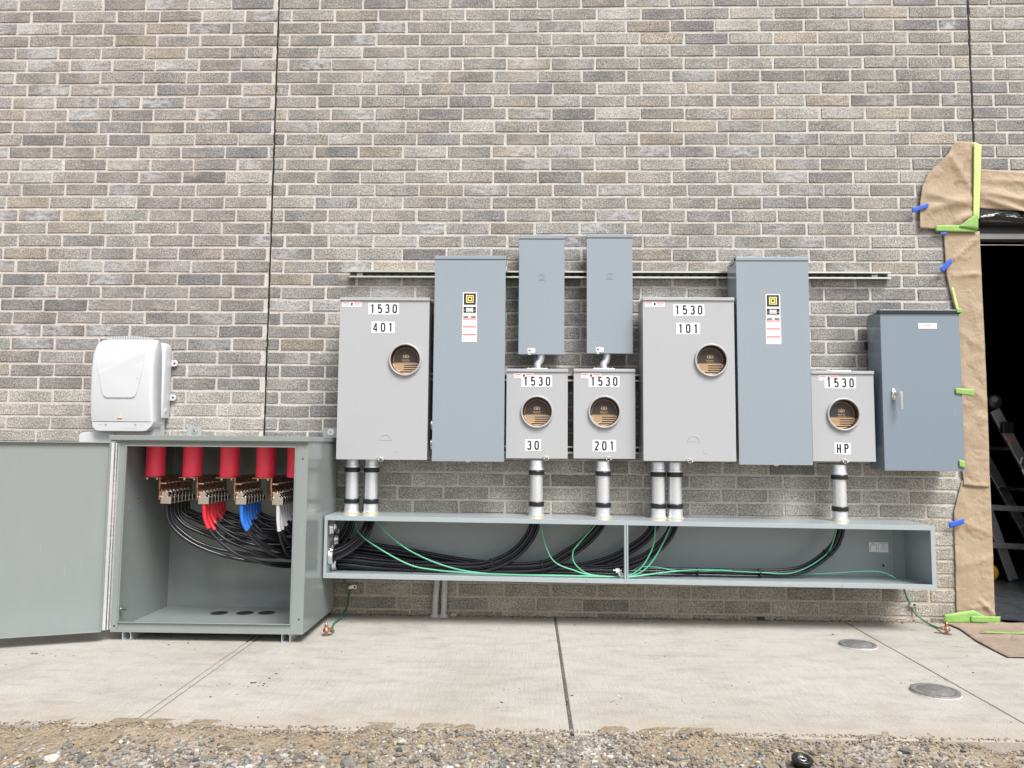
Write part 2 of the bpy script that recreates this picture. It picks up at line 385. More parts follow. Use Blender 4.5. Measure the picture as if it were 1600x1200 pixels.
def add_brick(xa, xb, za, zb):
    jit = .0022
    bowz = random.uniform(-.0025, .0025); tilt = random.uniform(-.0015, .0015)
    X = xa+(xb-xa)*np.tile(gx, nz); Z = za+(zb-za)*np.repeat(gz, nx)
    edge = np.zeros(nx*nz, bool); I = np.tile(np.arange(nx), nz); J = np.repeat(np.arange(nz), nx)
    edge = (I == 0) | (I == nx-1) | (J == 0) | (J == nz-1); corner = ((I == 0) | (I == nx-1)) & ((J == 0) | (J == nz-1))
    ring = ~edge
    u = (X-xa)/(xb-xa)-.5
    Z = Z+bowz*(1-4*u*u)*np.where(J >= 1, 1, .4)+tilt*u
    # pull the inner rows out to form a narrow worn arris
    X = np.where(I == 1, xa+.004, np.where(I == nx-2, xb-.004, X)); Z = np.where(J == 1, Z-(zb-za)*.275, np.where(J == nz-2, Z+(zb-za)*.275, Z))
    X = X+np.where(edge, rng.normal(0, jit*.7, nx*nz), rng.normal(0, jit*.3, nx*nz)); Z = Z+np.where(edge, rng.normal(0, jit*.6, nx*nz), 0)
    X = np.where(corner, X+np.sign(.5-I/(nx-1))*.004, X); Z = np.where(corner, Z+np.sign(.5-J/(nz-1))*.004, Z)
    Y = np.where(edge, .0055, rng.normal(0, .0004, nx*nz))+max(-.0010, min(.0010, random.gauss(0, .0007)))
    b = sum(len(q) for q in BV); BV.append(np.stack([X, Y, Z], 1)); BF.extend([tuple(b+i for i in f) for f in tmplF])
    c = brick_tint((xa+xb)/2, (za+zb)/2); C = np.tile(np.array(c, np.float32), (nx*nz, 1))
    if c[3] > 0:
        pc = random.uniform(-.25, .25); C[:, 3] = c[3]*np.clip(1.25-((u-pc)/.42)**2*1.2-((J/(nz-1)-random.uniform(.35, .75))/.7)**2, 0, 1)
    C[:, :3] *= (1+.10*np.sin(u*6+random.uniform(0, 6)))[:, None]
    BC.append(C)
XJ1, XJ2 = -1.5155, 2.5485
DOORX0, DOORX1, DOORZ = 2.553, 3.62, 2.262
def lay(x_start, x_end, k, phase):
    zt = Z0-k*CH-MJ/2; zb = zt-CH+MJ
    if zt < -.12: return
    x = phase-math.ceil((phase-x_start)/BW)*BW
    while x < x_end:
        a = max(x+MJ/2, x_start); b = min(x+BW-MJ/2, x_end)
        a += random.gauss(0, .0012); b += random.gauss(0, .0012)
        spans = [(a, b)]
        if zb < DOORZ and b > DOORX0 and a < DOORX1: spans = [(a, min(b, DOORX0-.002)), (max(a, DOORX1+.002), b)]
        for p, q in spans:
            if q-p > .02: add_brick(p, q, zb+random.gauss(0, .0006), zt+random.gauss(0, .0006))
        x += BW
for k in range(-16, 48):
    odd = k % 2
    drift = random.gauss(0, .004)
    lay(-5.4, XJ1-.0045, k, (-1.72 if not odd else -1.80)+drift)
    lay(XJ1+.0045, XJ2-.0045, k, (-1.18 if not odd else -1.007)+drift)
    lay(XJ2+.0045, 6.2, k, (2.755 if not odd else 2.675)+drift)
BV = np.concatenate(BV); BC = np.concatenate(BC)
npmesh('wall', BV, BF, 'brick', building, BC, False)
mm = MB()
def mplane(x0, x1, z0, z1, y=.0040, step=.03):
    a = max(1, int((x1-x0)/.12)); b = max(1, int((z1-z0)/.12))
    vs_ = [(x0+(x1-x0)*i/a, y+random.gauss(0, .0003), z0+(z1-z0)*j/b) for j in range(b+1) for i in range(a+1)]
    mm.add(vs_, [(j*(a+1)+i, j*(a+1)+i+1, (j+1)*(a+1)+i+1, (j+1)*(a+1)+i) for j in range(b) for i in range(a)], True)
mplane(-5.4, XJ1-.004, -.15, 4.8); mplane(XJ1+.004, DOORX0-.012, -.15, DOORZ); mplane(XJ1+.004, XJ2-.004, DOORZ, 4.8)
mplane(XJ2+.004, 6.2, DOORZ, 4.8); mplane(DOORX1+.01, 6.2, -.15, DOORZ)
mo = mm.build('mortar', 'mortar', building)
for xj, z0 in ((XJ1, -.1), (XJ2, DOORZ)):
    j = MB(); zs = np.arange(z0, 4.8, .0381)
    for i in range(len(zs)-1):
        w = .0042+random.gauss(0, .0008); dx = random.gauss(0, .0009); j.box(xj-w+dx, xj+w+dx, .0, .02, zs[i], zs[i+1]+.0005)
    j.build('control_joint', 'sealant', building)
c = MB(); c.box(-5.4, XJ1-.01, .021, .24, -.15, 4.8).box(XJ1-.0099, DOORX0-.001, .0212, .24, -.15, 4.8).box(DOORX0-.0009, DOORX1, .021, .24, DOORZ+.001, 4.8).box(DOORX1+.0001, 6.2, .0212, .24, -.15, 4.8)
c.build('backing_block', 'mortar', building)
c = MB(); c.box(-5.4, 6.2, -.03, .26, 4.80, 4.86); c.build('coping', 'frame', building)
# doorway and the dark room behind
c = MB(); c.box(DOORX0-.0005, DOORX0+.003, .01, .24, .0, DOORZ-.09); c.build('door_jamb', 'frame', building)
c = MB(); c.box(DOORX0, DOORX1, .012, .23, DOORZ-.03, DOORZ).box(DOORX0+.001, DOORX1, .06, .2, DOORZ-.078, DOORZ-.031); c.build('door_soffit', 'frame', building, .002)
c = MB(); c.box(DOORX0+.002, DOORX1, .035, .10, 2.150, 2.183).box(DOORX0+.003, DOORX1, .05, .056, 2.118, 2.122); c.build('door_header', 'header', building, .003)
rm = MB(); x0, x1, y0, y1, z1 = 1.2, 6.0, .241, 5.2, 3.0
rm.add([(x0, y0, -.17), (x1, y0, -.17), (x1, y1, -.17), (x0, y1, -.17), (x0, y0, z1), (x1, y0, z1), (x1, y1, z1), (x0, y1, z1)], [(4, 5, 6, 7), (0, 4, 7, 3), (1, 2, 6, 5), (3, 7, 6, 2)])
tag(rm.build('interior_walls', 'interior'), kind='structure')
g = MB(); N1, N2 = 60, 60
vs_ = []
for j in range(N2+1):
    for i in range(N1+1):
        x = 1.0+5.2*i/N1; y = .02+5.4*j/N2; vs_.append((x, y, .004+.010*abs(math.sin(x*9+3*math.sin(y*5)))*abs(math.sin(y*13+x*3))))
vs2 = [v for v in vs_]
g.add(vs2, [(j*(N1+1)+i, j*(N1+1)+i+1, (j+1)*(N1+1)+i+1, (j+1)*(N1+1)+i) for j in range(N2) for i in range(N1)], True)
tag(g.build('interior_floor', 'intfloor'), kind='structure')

# ---- pavement: concrete slabs with tooled and sawn joints
FY = -1.665
pv = MB()
for a, b in ((-7, -1.3520), (-1.3465, -1.3220), (-1.3160, .1405), (.1525, 1.7265), (1.7315, 6.8)):
    pv.box(a, b, FY+random.gauss(0, .002), .02, -.14, 0)
tag(pv.build('pavement', 'concrete', None, .004, 2), kind='structure')
jf = MB(); jf.box(-1.3509, -1.3176, FY+.01, .019, -.13, -.0055).box(.1406, .1524, FY+.01, .019, -.13, -.0045).box(1.7266, 1.7314, FY+.01, .019, -.13, -.009)
tag(jf.build('pavement_joints', 'joint_fill'), kind='structure')
# grit in the middle joint, crumbs and bits scattered on the slab, dirt against the wall
IC = []
_bm = bmesh.new(); bmesh.ops.create_icosphere(_bm, subdivisions=1, radius=1); ICO_V = np.array([v.co[:] for v in _bm.verts]); ICO_F = np.array([[v.index for v in f.verts] for f in _bm.faces]); _bm.free()
def stones(name, pts, sizes, cols, flat=.7, m='stone'):
    n = len(pts); nv = len(ICO_V)
    J = 1+rng.normal(0, .17, (n, nv, 1)); S = np.stack([rng.uniform(.75, 1.35, n), rng.uniform(.7, 1.1, n), rng.uniform(flat*.7, flat*1.15, n)], 1)[:, None, :]
    V = ICO_V[None]*J*S*np.asarray(sizes)[:, None, None]
    a = rng.uniform(0, 2*PI, n); ca, sa = np.cos(a)[:, None], np.sin(a)[:, None]
    X = V[:, :, 0]*ca-V[:, :, 1]*sa; Y = V[:, :, 0]*sa+V[:, :, 1]*ca; V = np.stack([X, Y, V[:, :, 2]], 2)+np.asarray(pts)[:, None, :]
    F = (ICO_F[None]+(np.arange(n)*nv)[:, None, None]).reshape(-1, 3)
    C = np.repeat(np.concatenate([np.asarray(cols), np.ones((n, 1))], 1), nv, 0)
    return npmesh(name, V.reshape(-1, 3), F, m, None, C)
def tan_gray(n, dark=0):
    base = rng.uniform(.11, .34, n)[:, None]; t_ = rng.random(n)
    c = base*np.array([1.0, .95, .87]); c = np.where((t_ < .18)[:, None], base*np.array([1.1, .9, .66]), c)
    c = np.where((t_ > .945)[:, None], np.array([.50, .47, .42])*rng.uniform(.8, 1.1, n)[:, None], c); c = np.where(((t_ > .885) & (t_ < .90))[:, None], np.array([.34, .24, .15]), c)
    c = np.where(((t_ > .18) & (t_ < .30))[:, None], base*.66*np.array([1, .98, .95]), c)
    return c
n = 900; P_ = np.stack([.1465+rng.normal(0, .0028, n), rng.uniform(FY, 0, n), rng.uniform(-.004, .0005, n)], 1)
tag(stones('joint_grit', P_, rng.uniform(.001, .0028, n), tan_gray(n)*.7), kind='stuff')
n = 1500; y_ = -np.abs(rng.normal(0, .014, n))-.002; P_ = np.stack([rng.uniform(-3.2, 2.25, n), y_, np.full(n, .001)], 1)
tag(stones('wall_base_grit', P_, rng.uniform(.0015, .0055, n)*rng.choice([1, 1, 1.6], n), tan_gray(n)*np.array([.85, .76, .64])), kind='stuff')
cl = rng.uniform(0, 1, (26, 2))*[5.6, 1.5]+[-3, -1.6]
idx = rng.integers(0, 26, 260); P_ = np.concatenate([np.stack([cl[idx, 0]+rng.normal(0, .07, 260), np.clip(cl[idx, 1]+rng.normal(0, .035, 260), -1.66, -.03), np.full(260, .001)], 1),
     np.stack([rng.uniform(-3, 2.8, 220), rng.uniform(-1.66, -.05, 220), np.full(220, .001)], 1)])
n = len(P_); k_ = rng.random(n)[:, None]; cc = np.where(k_ < .75, np.array([.06, .048, .038]), np.array([.5, .46, .38]))
tag(stones('leaf_crumbs', P_, rng.uniform(.0010, .0034, n)*rng.choice([1, 1, 1, 1, 2.2], n), cc, .3), kind='stuff')

# ---- ground: one sheet to the horizon, fine near the slab
def gz_(x, y):
    d = -(y-FY)
    z = -.004-.030*np.clip(d/.30, 0, 1)+.006*np.sin(x*7.3+1.1)*np.sin(y*9+.4)+.005*np.sin(x*23+y*11)+.004*np.sin(x*41-y*29)
    z = z+np.where(d < .10, .005*np.maximum(0, np.sin(x*3.7+.6*np.sin(x*11))-.1)*(1-np.abs(d)/.10), 0)
    z = z-.026*np.clip((x-1.25)/.30, 0, 1)*np.clip(1-d/.5, 0, 1)
    return z
xs = np.concatenate([[-900, -200, -50, -15, -6], np.arange(-4.2, 4.21, .02), [6, 15, 50, 200, 900]]); ys = np.concatenate([[-1200, -300, -80, -30, -12, -6, -4.6], np.arange(-3.6, -1.60, .02), [-1.6]])
XX, YY = np.meshgrid(xs, ys); ZZ = gz_(XX, YY)+rng.normal(0, .0014, XX.shape); ZZ = np.where((np.abs(XX) > 4.3) | (YY < -4), -.04, ZZ)
ZZ = np.where(YY > FY+.02, np.minimum(ZZ, .002), ZZ)
V = np.stack([XX, YY, ZZ], 2).reshape(-1, 3); a, b = XX.shape
F = [(j*b+i, j*b+i+1, (j+1)*b+i+1, (j+1)*b+i) for j in range(a-1) for i in range(b-1)]
tag(npmesh('ground', V, F, 'ground', None, None, True), kind='structure')
back = MB(); back.add([(-900, -1.59, -.16), (900, -1.59, -.16), (900, 900, -.16), (-900, 900, -.16)], [(0, 1, 2, 3)])
tag(back.build('ground_beyond', 'ground'), kind='structure')
# grit along the slab edge
n = 5200; x_ = rng.uniform(-3.2, 3.2, n); y_ = FY+rng.normal(-.004, .016, n)+.012*np.sin(x_*4.1)*np.sin(x_*9.7+1); z_ = np.where(y_ > FY, .0012, gz_(x_, y_)+.002)
keep = (y_ < FY+.03); P_ = np.stack([x_, y_, z_], 1)[keep]; n = len(P_)
tag(stones('edge_grit', P_, rng.uniform(.0016, .0052, n), tan_gray(n)*np.array([1, .93, .82])), kind='stuff')
# gravel
n = 64000
x_ = rng.uniform(-3.2, 3.2, n); y_ = FY-.004-np.abs(rng.beta(1.0, 2.0, n))*1.25
cl = np.sin(x_*2.1+1.3)+np.sin(x_*5.3+y_*6)+.8*np.sin(x_*1.1-y_*7+2); d = FY-y_
keep = rng.random(n) < np.clip(.26+.26*cl+3.4*(d-.10)+.10*(x_ > -.9), .10, 1); x_, y_, d = x_[keep], y_[keep], d[keep]; n = len(x_)
sz = (.0026+.0056*rng.random(n)**2.6)*(1+.7*np.clip((d-.1)/.25, 0, 1)); sz = sz*rng.choice([1, 1, 1, 1.35, .7], n)
sz = np.where(rng.random(n) < .012, sz*1.7, sz); sz = np.where((x_ > 1.25) & (rng.random(n) < .3), sz*1.5, sz)
P_ = np.stack([x_, y_, gz_(x_, y_)+sz*.28], 1)
tag(stones('gravel', P_, sz, tan_gray(n)), kind='stuff')

# ================================================================ ELECTRICAL BOXES
def cover_with_hole(mb, x0, x1, z0, z1, y, cx, cz, r, n=64, lip=.035):
    pts = []
    for k in range(n):
        a = 2*PI*(k+.5)/n; dx, dz = math.cos(a), math.sin(a)
        tx = ((x1 if dx > 0 else x0)-cx)/dx if abs(dx) > 1e-6 else 1e9; tz = ((z1 if dz > 0 else z0)-cz)/dz if abs(dz) > 1e-6 else 1e9
        t = min(tx, tz); pts.append((cx+dx*t, cz+dz*t))
    # snap nearest samples onto the corners
    for X in (x0, x1):
        for Z in (z0, z1):
            i = min(range(n), key=lambda q: (pts[q][0]-X)**2+(pts[q][1]-Z)**2); pts[i] = (X, Z)
    inn = [(cx+math.cos(2*PI*(k+.5)/n)*r, cz+math.sin(2*PI*(k+.5)/n)*r) for k in range(n)]
    v = [(x, y, z) for x, z in inn]+[(x, y, z) for x, z in pts]+[(x, y+lip, z) for x, z in inn]+[(x, y+.012, z) for x, z in pts]
    f = []
    for k in range(n):
        q = (k+1) % n; f += [(k, q, n+q, n+k), (k, 2*n+k, 2*n+q, q), (n+k, n+q, 3*n+q, 3*n+k)]
    mb.add(v, f)
def sticker(root, txt, cx, cz, y, cell=.0405, h=.061, dh=.049, dw=.0235, pad=.002, tilt=0):
    p = MB(); w = cell*len(txt)/2+pad
    for i in range(len(txt)):
        a = cx-w+pad+cell*i; dz = random.uniform(-.0008, .0008)
        p.box(a+.0001-(pad if i == 0 else 0), a+cell-.0001+(pad if i == len(txt)-1 else 0), y, y-.0007, cz-h/2+dz, cz+h/2+dz)
    s = p.build('number_sticker', 'label', root, local=True)
    t = MB()
    for i, ch in enumerate(txt):
        w_ = dw; put_text(t, ch, cx-w+pad+cell*(i+.5)+(.004 if ch == '1' else 0)*0, y-.0010, cz+random.uniform(-.0006, .0006), w_, dh)
    t.build('number_text', 'ink', s, local=True)
def disc(root, cx, cz, y):
    r = .086
    rg = MB(); rg.lathe((cx, y, cz), (0, -1, 0), [(.0785, .0), (.0785, .011), (.0815, .0145), (.0865, .0145), (.0890, .010), (.0890, -.002)], 56)
    rg.build('meter_ring', 'gray', root, local=True)
    sl = MB(); sl.lathe((cx, y, cz), (0, -1, 0), [(.0783, -.034), (.0783, .010)], 56); sl.build('socket_collar', 'copper', root, local=True)
    d = MB(); yd = y+.022
    d.lathe((cx, yd, cz), (0, -1, 0), [(.0001, 0), (.0765, 0), (.0765, -.003)], 56, False)
    dd = d.build('closing_disc', 'disc_dark', root, local=True)
    zc = cz-.018; t = MB(); R0 = .0755
    # tan flag area, lower part of the disc
    def seg(z0, z1, xa=-1, xb=1, yy=-.0008):
        n = 8; L, Rr = [], []
        for k in range(n+1):
            z = z0+(z1-z0)*k/n; hw = math.sqrt(max(0, R0**2-(z-cz)**2)); L.append((max(cx-hw, xa if xa != -1 else cx-hw), yd+yy, z)); Rr.append((min(cx+hw, xb if xb != 1 else cx+hw), yd+yy, z))
        return L+Rr, [(k, n+1+k, n+2+k, k+1) for k in range(n)]
    v, f = seg(cz-.0752, zc); t.add(v, f); fl = t.build('flag_print', 'disc_tan', dd, local=True)
    t = MB()
    for zz in (-.0095, -.0215, -.0335, -.0455):
        v, f = seg(zc+zz-.0033, zc+zz+.0033, (cx-.012) if zz > -.04 else (cx-.030), cx+.062, -.0014); t.add(v, f)
    for a in range(7):
        for b in range(5):
            xx = cx-.056+a*.0068+(b % 2)*.0034; zz = zc-.006-b*.0068
            if (xx-cx)**2+(zz-cz)**2 < .069**2 and xx < cx-.015: t.add([(xx-.0022, yd-.0014, zz), (xx, yd-.0014, zz-.0022), (xx+.0022, yd-.0014, zz), (xx, yd-.0014, zz+.0022)], [(0, 1, 2, 3)])
    t.build('flag_stripes', 'disc_dark', fl, local=True)
    t = MB()
    t.lathe((cx, yd-.0012, cz), (0, -1, 0), [(.0672, 0), (.0688, 0)], 40, False, PI*1.13, PI*1.87) if False else None
    arc = [(cx+.068*math.cos(a), yd-.0012, cz+.068*math.sin(a)) for a in np.linspace(R_(-8), R_(188), 40)]
    for i in range(39):
        p, q = arc[i], arc[i+1]; k = .975
        t.add([p, q, (cx+(q[0]-cx)*k, q[1], cz+(q[2]-cz)*k), (cx+(p[0]-cx)*k, p[1], cz+(p[2]-cz)*k)], [(0, 1, 2, 3)])
    # round emblem: two brackets round a twin-column figure
    ez = cz+.020
    for s_ in (-1, 1):
        for i in range(8):
            a, b = R_(-62+i*15.5), R_(-62+(i+1)*15.5)
            def pt(a_, r_, th): return (cx+s_*r_*math.cos(a_), yd-.0012, ez+r_*math.sin(a_)*.8)
            th = .0038*math.sin(PI*(i+.5)/8)+.0008
            t.add([pt(a, .0125, 0), pt(b, .0125, 0), pt(b, .0125+th, 0), pt(a, .0125+th, 0)], [(0, 1, 2, 3)])
        t.box(cx+s_*.0012, cx+s_*.0062, yd-.0006, yd-.0013, ez-.008, ez+.006)
    t.lathe((cx, yd-.0006, ez+.0095), (0, -1, 0), [(.0001, .0006), (.0024, .0006)], 12, False)
    put_text(t, 'MILBANK', cx, yd-.0012, cz+.0005, .040, .0062)
    for zz, w in ((-.0065, .034), (-.0115, .046)):
        x = cx-w/2
        while x < cx+w/2: L_ = random.uniform(.002, .005); t.box(x, x+L_, yd-.0006, yd-.0012, cz+zz, cz+zz+.0012); x += L_+.0012
    x = cx-.064
    while x < cx+.062: L_ = random.uniform(.002, .006); t.box(x, x+L_, yd-.0006, yd-.0013, zc+.0022, zc+.0042); x += L_+.0012
    t.build('disc_print', 'disc_tan', dd, local=True)
def warn_label(root, x, z, y, w=.105, h=.026):
    p = MB(); p.box(x, x+w, y, y-.0006, z-h, z); s = p.build('warning_label', 'label', root, local=True)
    t = MB(); t.box(x+.004, x+w*.36, y-.0003, y-.0010, z-.008, z-.003)
    for k in range(4): t.box(x+.004, x+w*.32, y-.0003, y-.0010, z-.0125-k*.0035, z-.0115-k*.0035)
    t.build('label_text', 'redink', s, local=True); t = MB(); t.box(x+w*.58, x+w-.003, y-.0003, y-.0010, z-.008, z-.003)
    for k in range(3): t.box(x+w*.60, x+w-.006, y-.0003, y-.0010, z-.0135-k*.0035, z-.0122-k*.0035)
    t.build('label_text', 'redink', s, local=True)
    t = MB(); t.prism([(x+w*.46, z-.004), (x+w*.54, z-.004), (x+w*.56, z-.013), (x+w*.50, z-.022), (x+w*.44, z-.013)], y-.0003, y-.0010); t.build('label_mark', 'ink', s, local=True)
def seal(root, x, z, y):
    t = MB(); t.box(x-.018, x+.014, y+.004, y-.006, z-.002, z+.007)
    a = [(x+.012*math.cos(q), y-.008+.003*math.sin(3*q), z-.004+.010*math.sin(q)) for q in np.linspace(0, 2*PI, 16, endpoint=False)]; t.tube(a, .0014, 6, closed=True)
    t.tube(spline([(x-.02, y-.006, z+.002), (x-.005, y-.010, z+.010), (x+.010, y-.008, z-.002), (x+.026, y-.007, z+.006)], 4), .0012, 6)
    t.cyl((x+.012, y-.004, z-.004), (0, -1, 0), .0045, .006, 12)
    t.build('seal_latch', 'steel', root, local=True)
def meter_box(w, h, dp, cx, cz, big):
    """origin at bottom centre of the back; front cover at y=-dp"""
    r = empty('meter_socket_box', (0, 0, 0)); hw = w/2
    b = MB(); t_ = .002
    b.box(-hw+.004, -hw+.004+t_, 0, -dp+.013, .004, h-.008).box(hw-.004-t_, hw-.004, 0, -dp+.013, .004, h-.008).box(-hw+.0061, hw-.0061, 0, -dp+.013, .004, .004+t_).box(-hw+.0061, hw-.0061, 0, -dp+.013, h-.008-t_, h-.008).box(-hw+.0061, hw-.0061, -.0001, -t_, .0061, h-.0101)
    b.build('housing', 'gray', r, .001, local=True)
    c = MB(); cover_with_hole(c, -hw, hw, 0, h-.018, -dp, cx, cz, .080); c.build('cover', 'gray', r, local=True)
    c = MB(); c.box(-hw-.0015, hw+.0015, -.02, -dp-.007, h-.017, h-.0005); c.build('rain_lip', 'gray', r, .0015, local=True)
    disc(r, cx, cz, -dp)
    # pressed arc emblem and small round knock-out above the latch
    e = MB(); ex = cx if not big else .06*(-1); ez = .105 if big else .145
    if big: ex = .02
    arc = [(ex+.030*math.cos(a), -dp-.0006, ez+.030*math.sin(a)*.9) for a in np.linspace(.1, PI-.1, 16)]; e.tube(arc, .0012, 6)
    e.build('pressed_emblem', 'gray', r, local=True); e = MB(); e.box(ex-.034, ex+.034, -dp, -dp-.0012, ez-.003, ez); e.build('pressed_bar', 'gray', r, local=True); e = MB()
    if big: e.lathe((ex+.062, -dp, ez-.055), (0, -1, 0), [(.011, -.001), (.0105, .0012), (.009, .0006), (.0001, .0006)], 20)
    if big: e.build('pressed_knockout', 'gray', r, local=True)
    return r
G5 = 'meter socket boxes on the brick wall'
big0 = meter_box(.487, .876, .20, .118, .537, True)
seal(big0, .0, .004, -.20)
big0.location = (-.7905, -.048, .866); tag(big0, 'tall light gray meter socket box numbered 1530 401, leftmost of the meter boxes', 'meter box', G5)
warn_label(big0, -.232, .851, -.2003)
big1 = dup(big0, (.8485, -.048, .872), 'tall light gray meter socket box numbered 1530 101, beside the right-hand tall blue-gray box')
sticker(big0, '1530', -.0055, .8145, -.2003); sticker(big0, '401', -.0065, .7125, -.2003)
sticker(big1, '1530', .002, .8085, -.2003); sticker(big1, '101', -.002, .707, -.2003)
sm = []
sm0 = meter_box(.333, .487, .13, 0, .252, False)
hb = MB(); hb.box(-.058, .058, -.015, -.105, .487, .492)
for sx in (-.048, -.028, .028, .048): hb.cyl((sx, -.09, .492), (0, 0, 1), .0045, .006, 8)
hb.build('hub_plate', 'steel', sm0, .001, local=True)
sm0.location = (.0395, -.048, .878); tag(sm0, 'small light gray meter socket box numbered 1530 30, right of the left tall enclosure', 'meter box', G5)
warn_label(sm0, -.125, .461, -.1303)
sm1 = dup(sm0, (.405, -.048, .880), 'small light gray meter socket box numbered 1530 201, left of the big 101 box')
sm2 = dup(sm0, (1.6865, -.048, .876), 'small light gray meter socket box numbered 1530 HP, left of the slate cabinet')
seal(sm0, .052, .004, -.13); seal(sm1, .022, .003, -.13); seal(sm2, .002, .004, -.13)
sticker(sm0, '1530', -.002, .419, -.1303); sticker(sm0, '30', -.021, .071, -.1303)
sticker(sm1, '1530', -.002, .418, -.1303); sticker(sm1, '201', -.001, .069, -.1303)
sticker(sm2, '1530', -.012, .423, -.1303); sticker(sm2, 'HP', -.008, .069, -.1303)

def enclosure(name, w, h, dp, mat, lipz=.022):
    r = empty(name, (0, 0, 0)); hw = w/2
    b = MB(); b.box(-hw+.005, hw-.005, 0, -dp+.004, .004, h-.004); b.build('housing', mat, r, .002, local=True)
    c = MB(); c.box(-hw, hw, -dp+.0035, -dp, 0, h-lipz); 
    c.box(-hw+.0003, -hw+.002, -dp+.012, -dp+.0036, 0, h-lipz).box(hw-.002, hw-.0003, -dp+.012, -dp+.0036, 0, h-lipz)
    c.build('cover', mat, r, .0012, local=True)
    c = MB(); c.box(-hw-.002, hw+.002, -dp*.35, -dp-.004, h-lipz+.003, h); c.prism([(-hw-.002, h-.05), (-hw-.002, h-.001), (-hw+.001, h-.001), (-hw+.001, h-.05)], -dp+.001, -dp+.03); c.prism([(hw-.001, h-.05), (hw-.001, h-.001), (hw+.002, h-.001), (hw+.002, h-.05)], -dp+.001, -dp+.03)
    c.build('rain_lip', mat, r, .0012, local=True)
    return r
def label_tall(root, cx, ztop, y):
    p = MB(); p.box(cx-.038, cx+.038, y, y-.0006, ztop-.14, ztop).box(cx-.040, cx+.040, y, y-.0007, ztop-.270, ztop-.1401)
    s = p.build('data_label', 'label', root, local=True)
    t = MB(); y2 = y-.0004
    t.box(cx-.033, cx+.033, y2, y-.0011, ztop-.068, ztop-.005)
    for a, b, z0, z1 in ((-.034, -.018, .081, .095), (.018, .034, .081, .095), (-.034, .034, .096, .0975), (-.034, -.018, .099, .110), (.018, .034, .099, .110), (-.034, .034, .0785, .0835), (-.034, .034, .1075, .112), (-.034, .034, .117, .1195), (-.034, .034, .125, .1265), (-.034, -.006, .131, .139), (.006, .034, .131, .139)):
        t.box(cx+a, cx+b, y2, y-.0011, ztop-z1, ztop-z0)
    for z0 in (.084, .088, .101, .105): t.box(cx-.014, cx+.014, y2, y-.0011, ztop-z0-.0012, ztop-z0)
    t.build('label_print', 'ink', s, local=True)
    t = MB(); y3 = y-.0009; cz = ztop-.036
    def fr(o, i):
        t.box(cx-o, cx+o, y3, y-.0014, cz+i, cz+o); t.box(cx-o, cx+o, y3, y-.0014, cz-o, cz-i); t.box(cx-o, cx-i, y3, y-.0014, cz-i, cz+i); t.box(cx+i, cx+o, y3, y-.0014, cz-i, cz+i)
    fr(.0205, .0160); fr(.0120, .0065); t.build('square_logo', 'yellow', s, local=True)
    t = MB()
    for z0, z1 in ((.1425, .1490), (.185, .192), (.228, .235)): t.box(cx-.037, cx+.037, y2, y-.0011, ztop-z1, ztop-z0)
    t.build('warning_bars', 'redink', s, local=True)
    t = MB()
    for z0 in (.155, .161, .167, .174, .198, .204, .210, .217, .241, .247, .253, .259):
        x = cx-.034
        while x < cx+.030: L_ = random.uniform(.004, .012); t.box(x, min(x+L_, cx+.034), y2, y-.0011, ztop-z0-.0019, ztop-z0); x += L_+.003
    t.build('small_print', 'grayink', s, local=True)
GT = 'tall blue-gray enclosures on the brick wall'
t0 = enclosure('breaker_enclosure', .385, 1.114, .20, 'bluegray')
k = MB(); k.box(-.012, .012, -.2005, -.203, -.003, .004).cyl((0, -.199, -.002), (0, -1, 0), .005, .004, 10); k.build('cover_screw', 'steel', t0, local=True)
label_tall(t0, .0, .912, -.2003)
t0.location = (-.328, -.048, .860); tag(t0, 'tall blue-gray enclosure with square yellow logo, just right of the 401 meter box', 'enclosure', GT)
t1 = dup(t0, (1.300, -.048, .856), 'tall blue-gray enclosure with square yellow logo, between the 101 and HP meter boxes')
GN = 'narrow blue-gray enclosures over the small meter boxes'
n0 = enclosure('disconnect_enclosure', .252, .666, .11, 'bluegray')
k = MB()
for o in (.017, .010):
    for s_ in (-1, 1): k.box(-o, o, -.109, -.1112, .430+s_*o-.0008, .430+s_*o+.0008); k.box(s_*o-.0008, s_*o+.0008, -.109, -.1112, .430-o, .430+o)
k.build('pressed_logo', 'bluegray', n0, local=True)
k = MB(); k.box(-.075, -.034, -.110, -.1107, .010, .033); k.build('rating_tag', 'label', n0, local=True)
k = MB(); k.box(-.070, -.060, -.1105, -.1112, .016, .027).box(-.053, -.039, -.1105, -.1112, .024, .026).box(-.053, -.042, -.1105, -.1112, .018, .020); k.build('tag_print', 'ink', n0, local=True)
k = MB(); k.box(-.072, -.058, -.108, -.113, -.003, .006).cyl((-.065, -.110, .001), (0, -1, 0), .004, .004, 10); k.build('cover_screw', 'steel', n0, local=True)
k = MB()
for zz, a, b in ((.066, -.098, -.075), (.066, -.07, -.062), (.058, -.098, -.05)):
    x = a
    while x < b: k.box(x, x+.004, -.1098, -.1103, zz-.0015, zz+.0015); x += .006
k.build('pressed_lettering', 'grayink', n0, local=True)
n0.location = (.0615, -.048, 1.447); tag(n0, 'narrow blue-gray enclosure above the 1530 30 meter box, the left one of the two', 'enclosure', GN)
n1 = dup(n0, (.437, -.048, 1.454), 'narrow blue-gray enclosure above the 1530 201 meter box, the right one of the two')

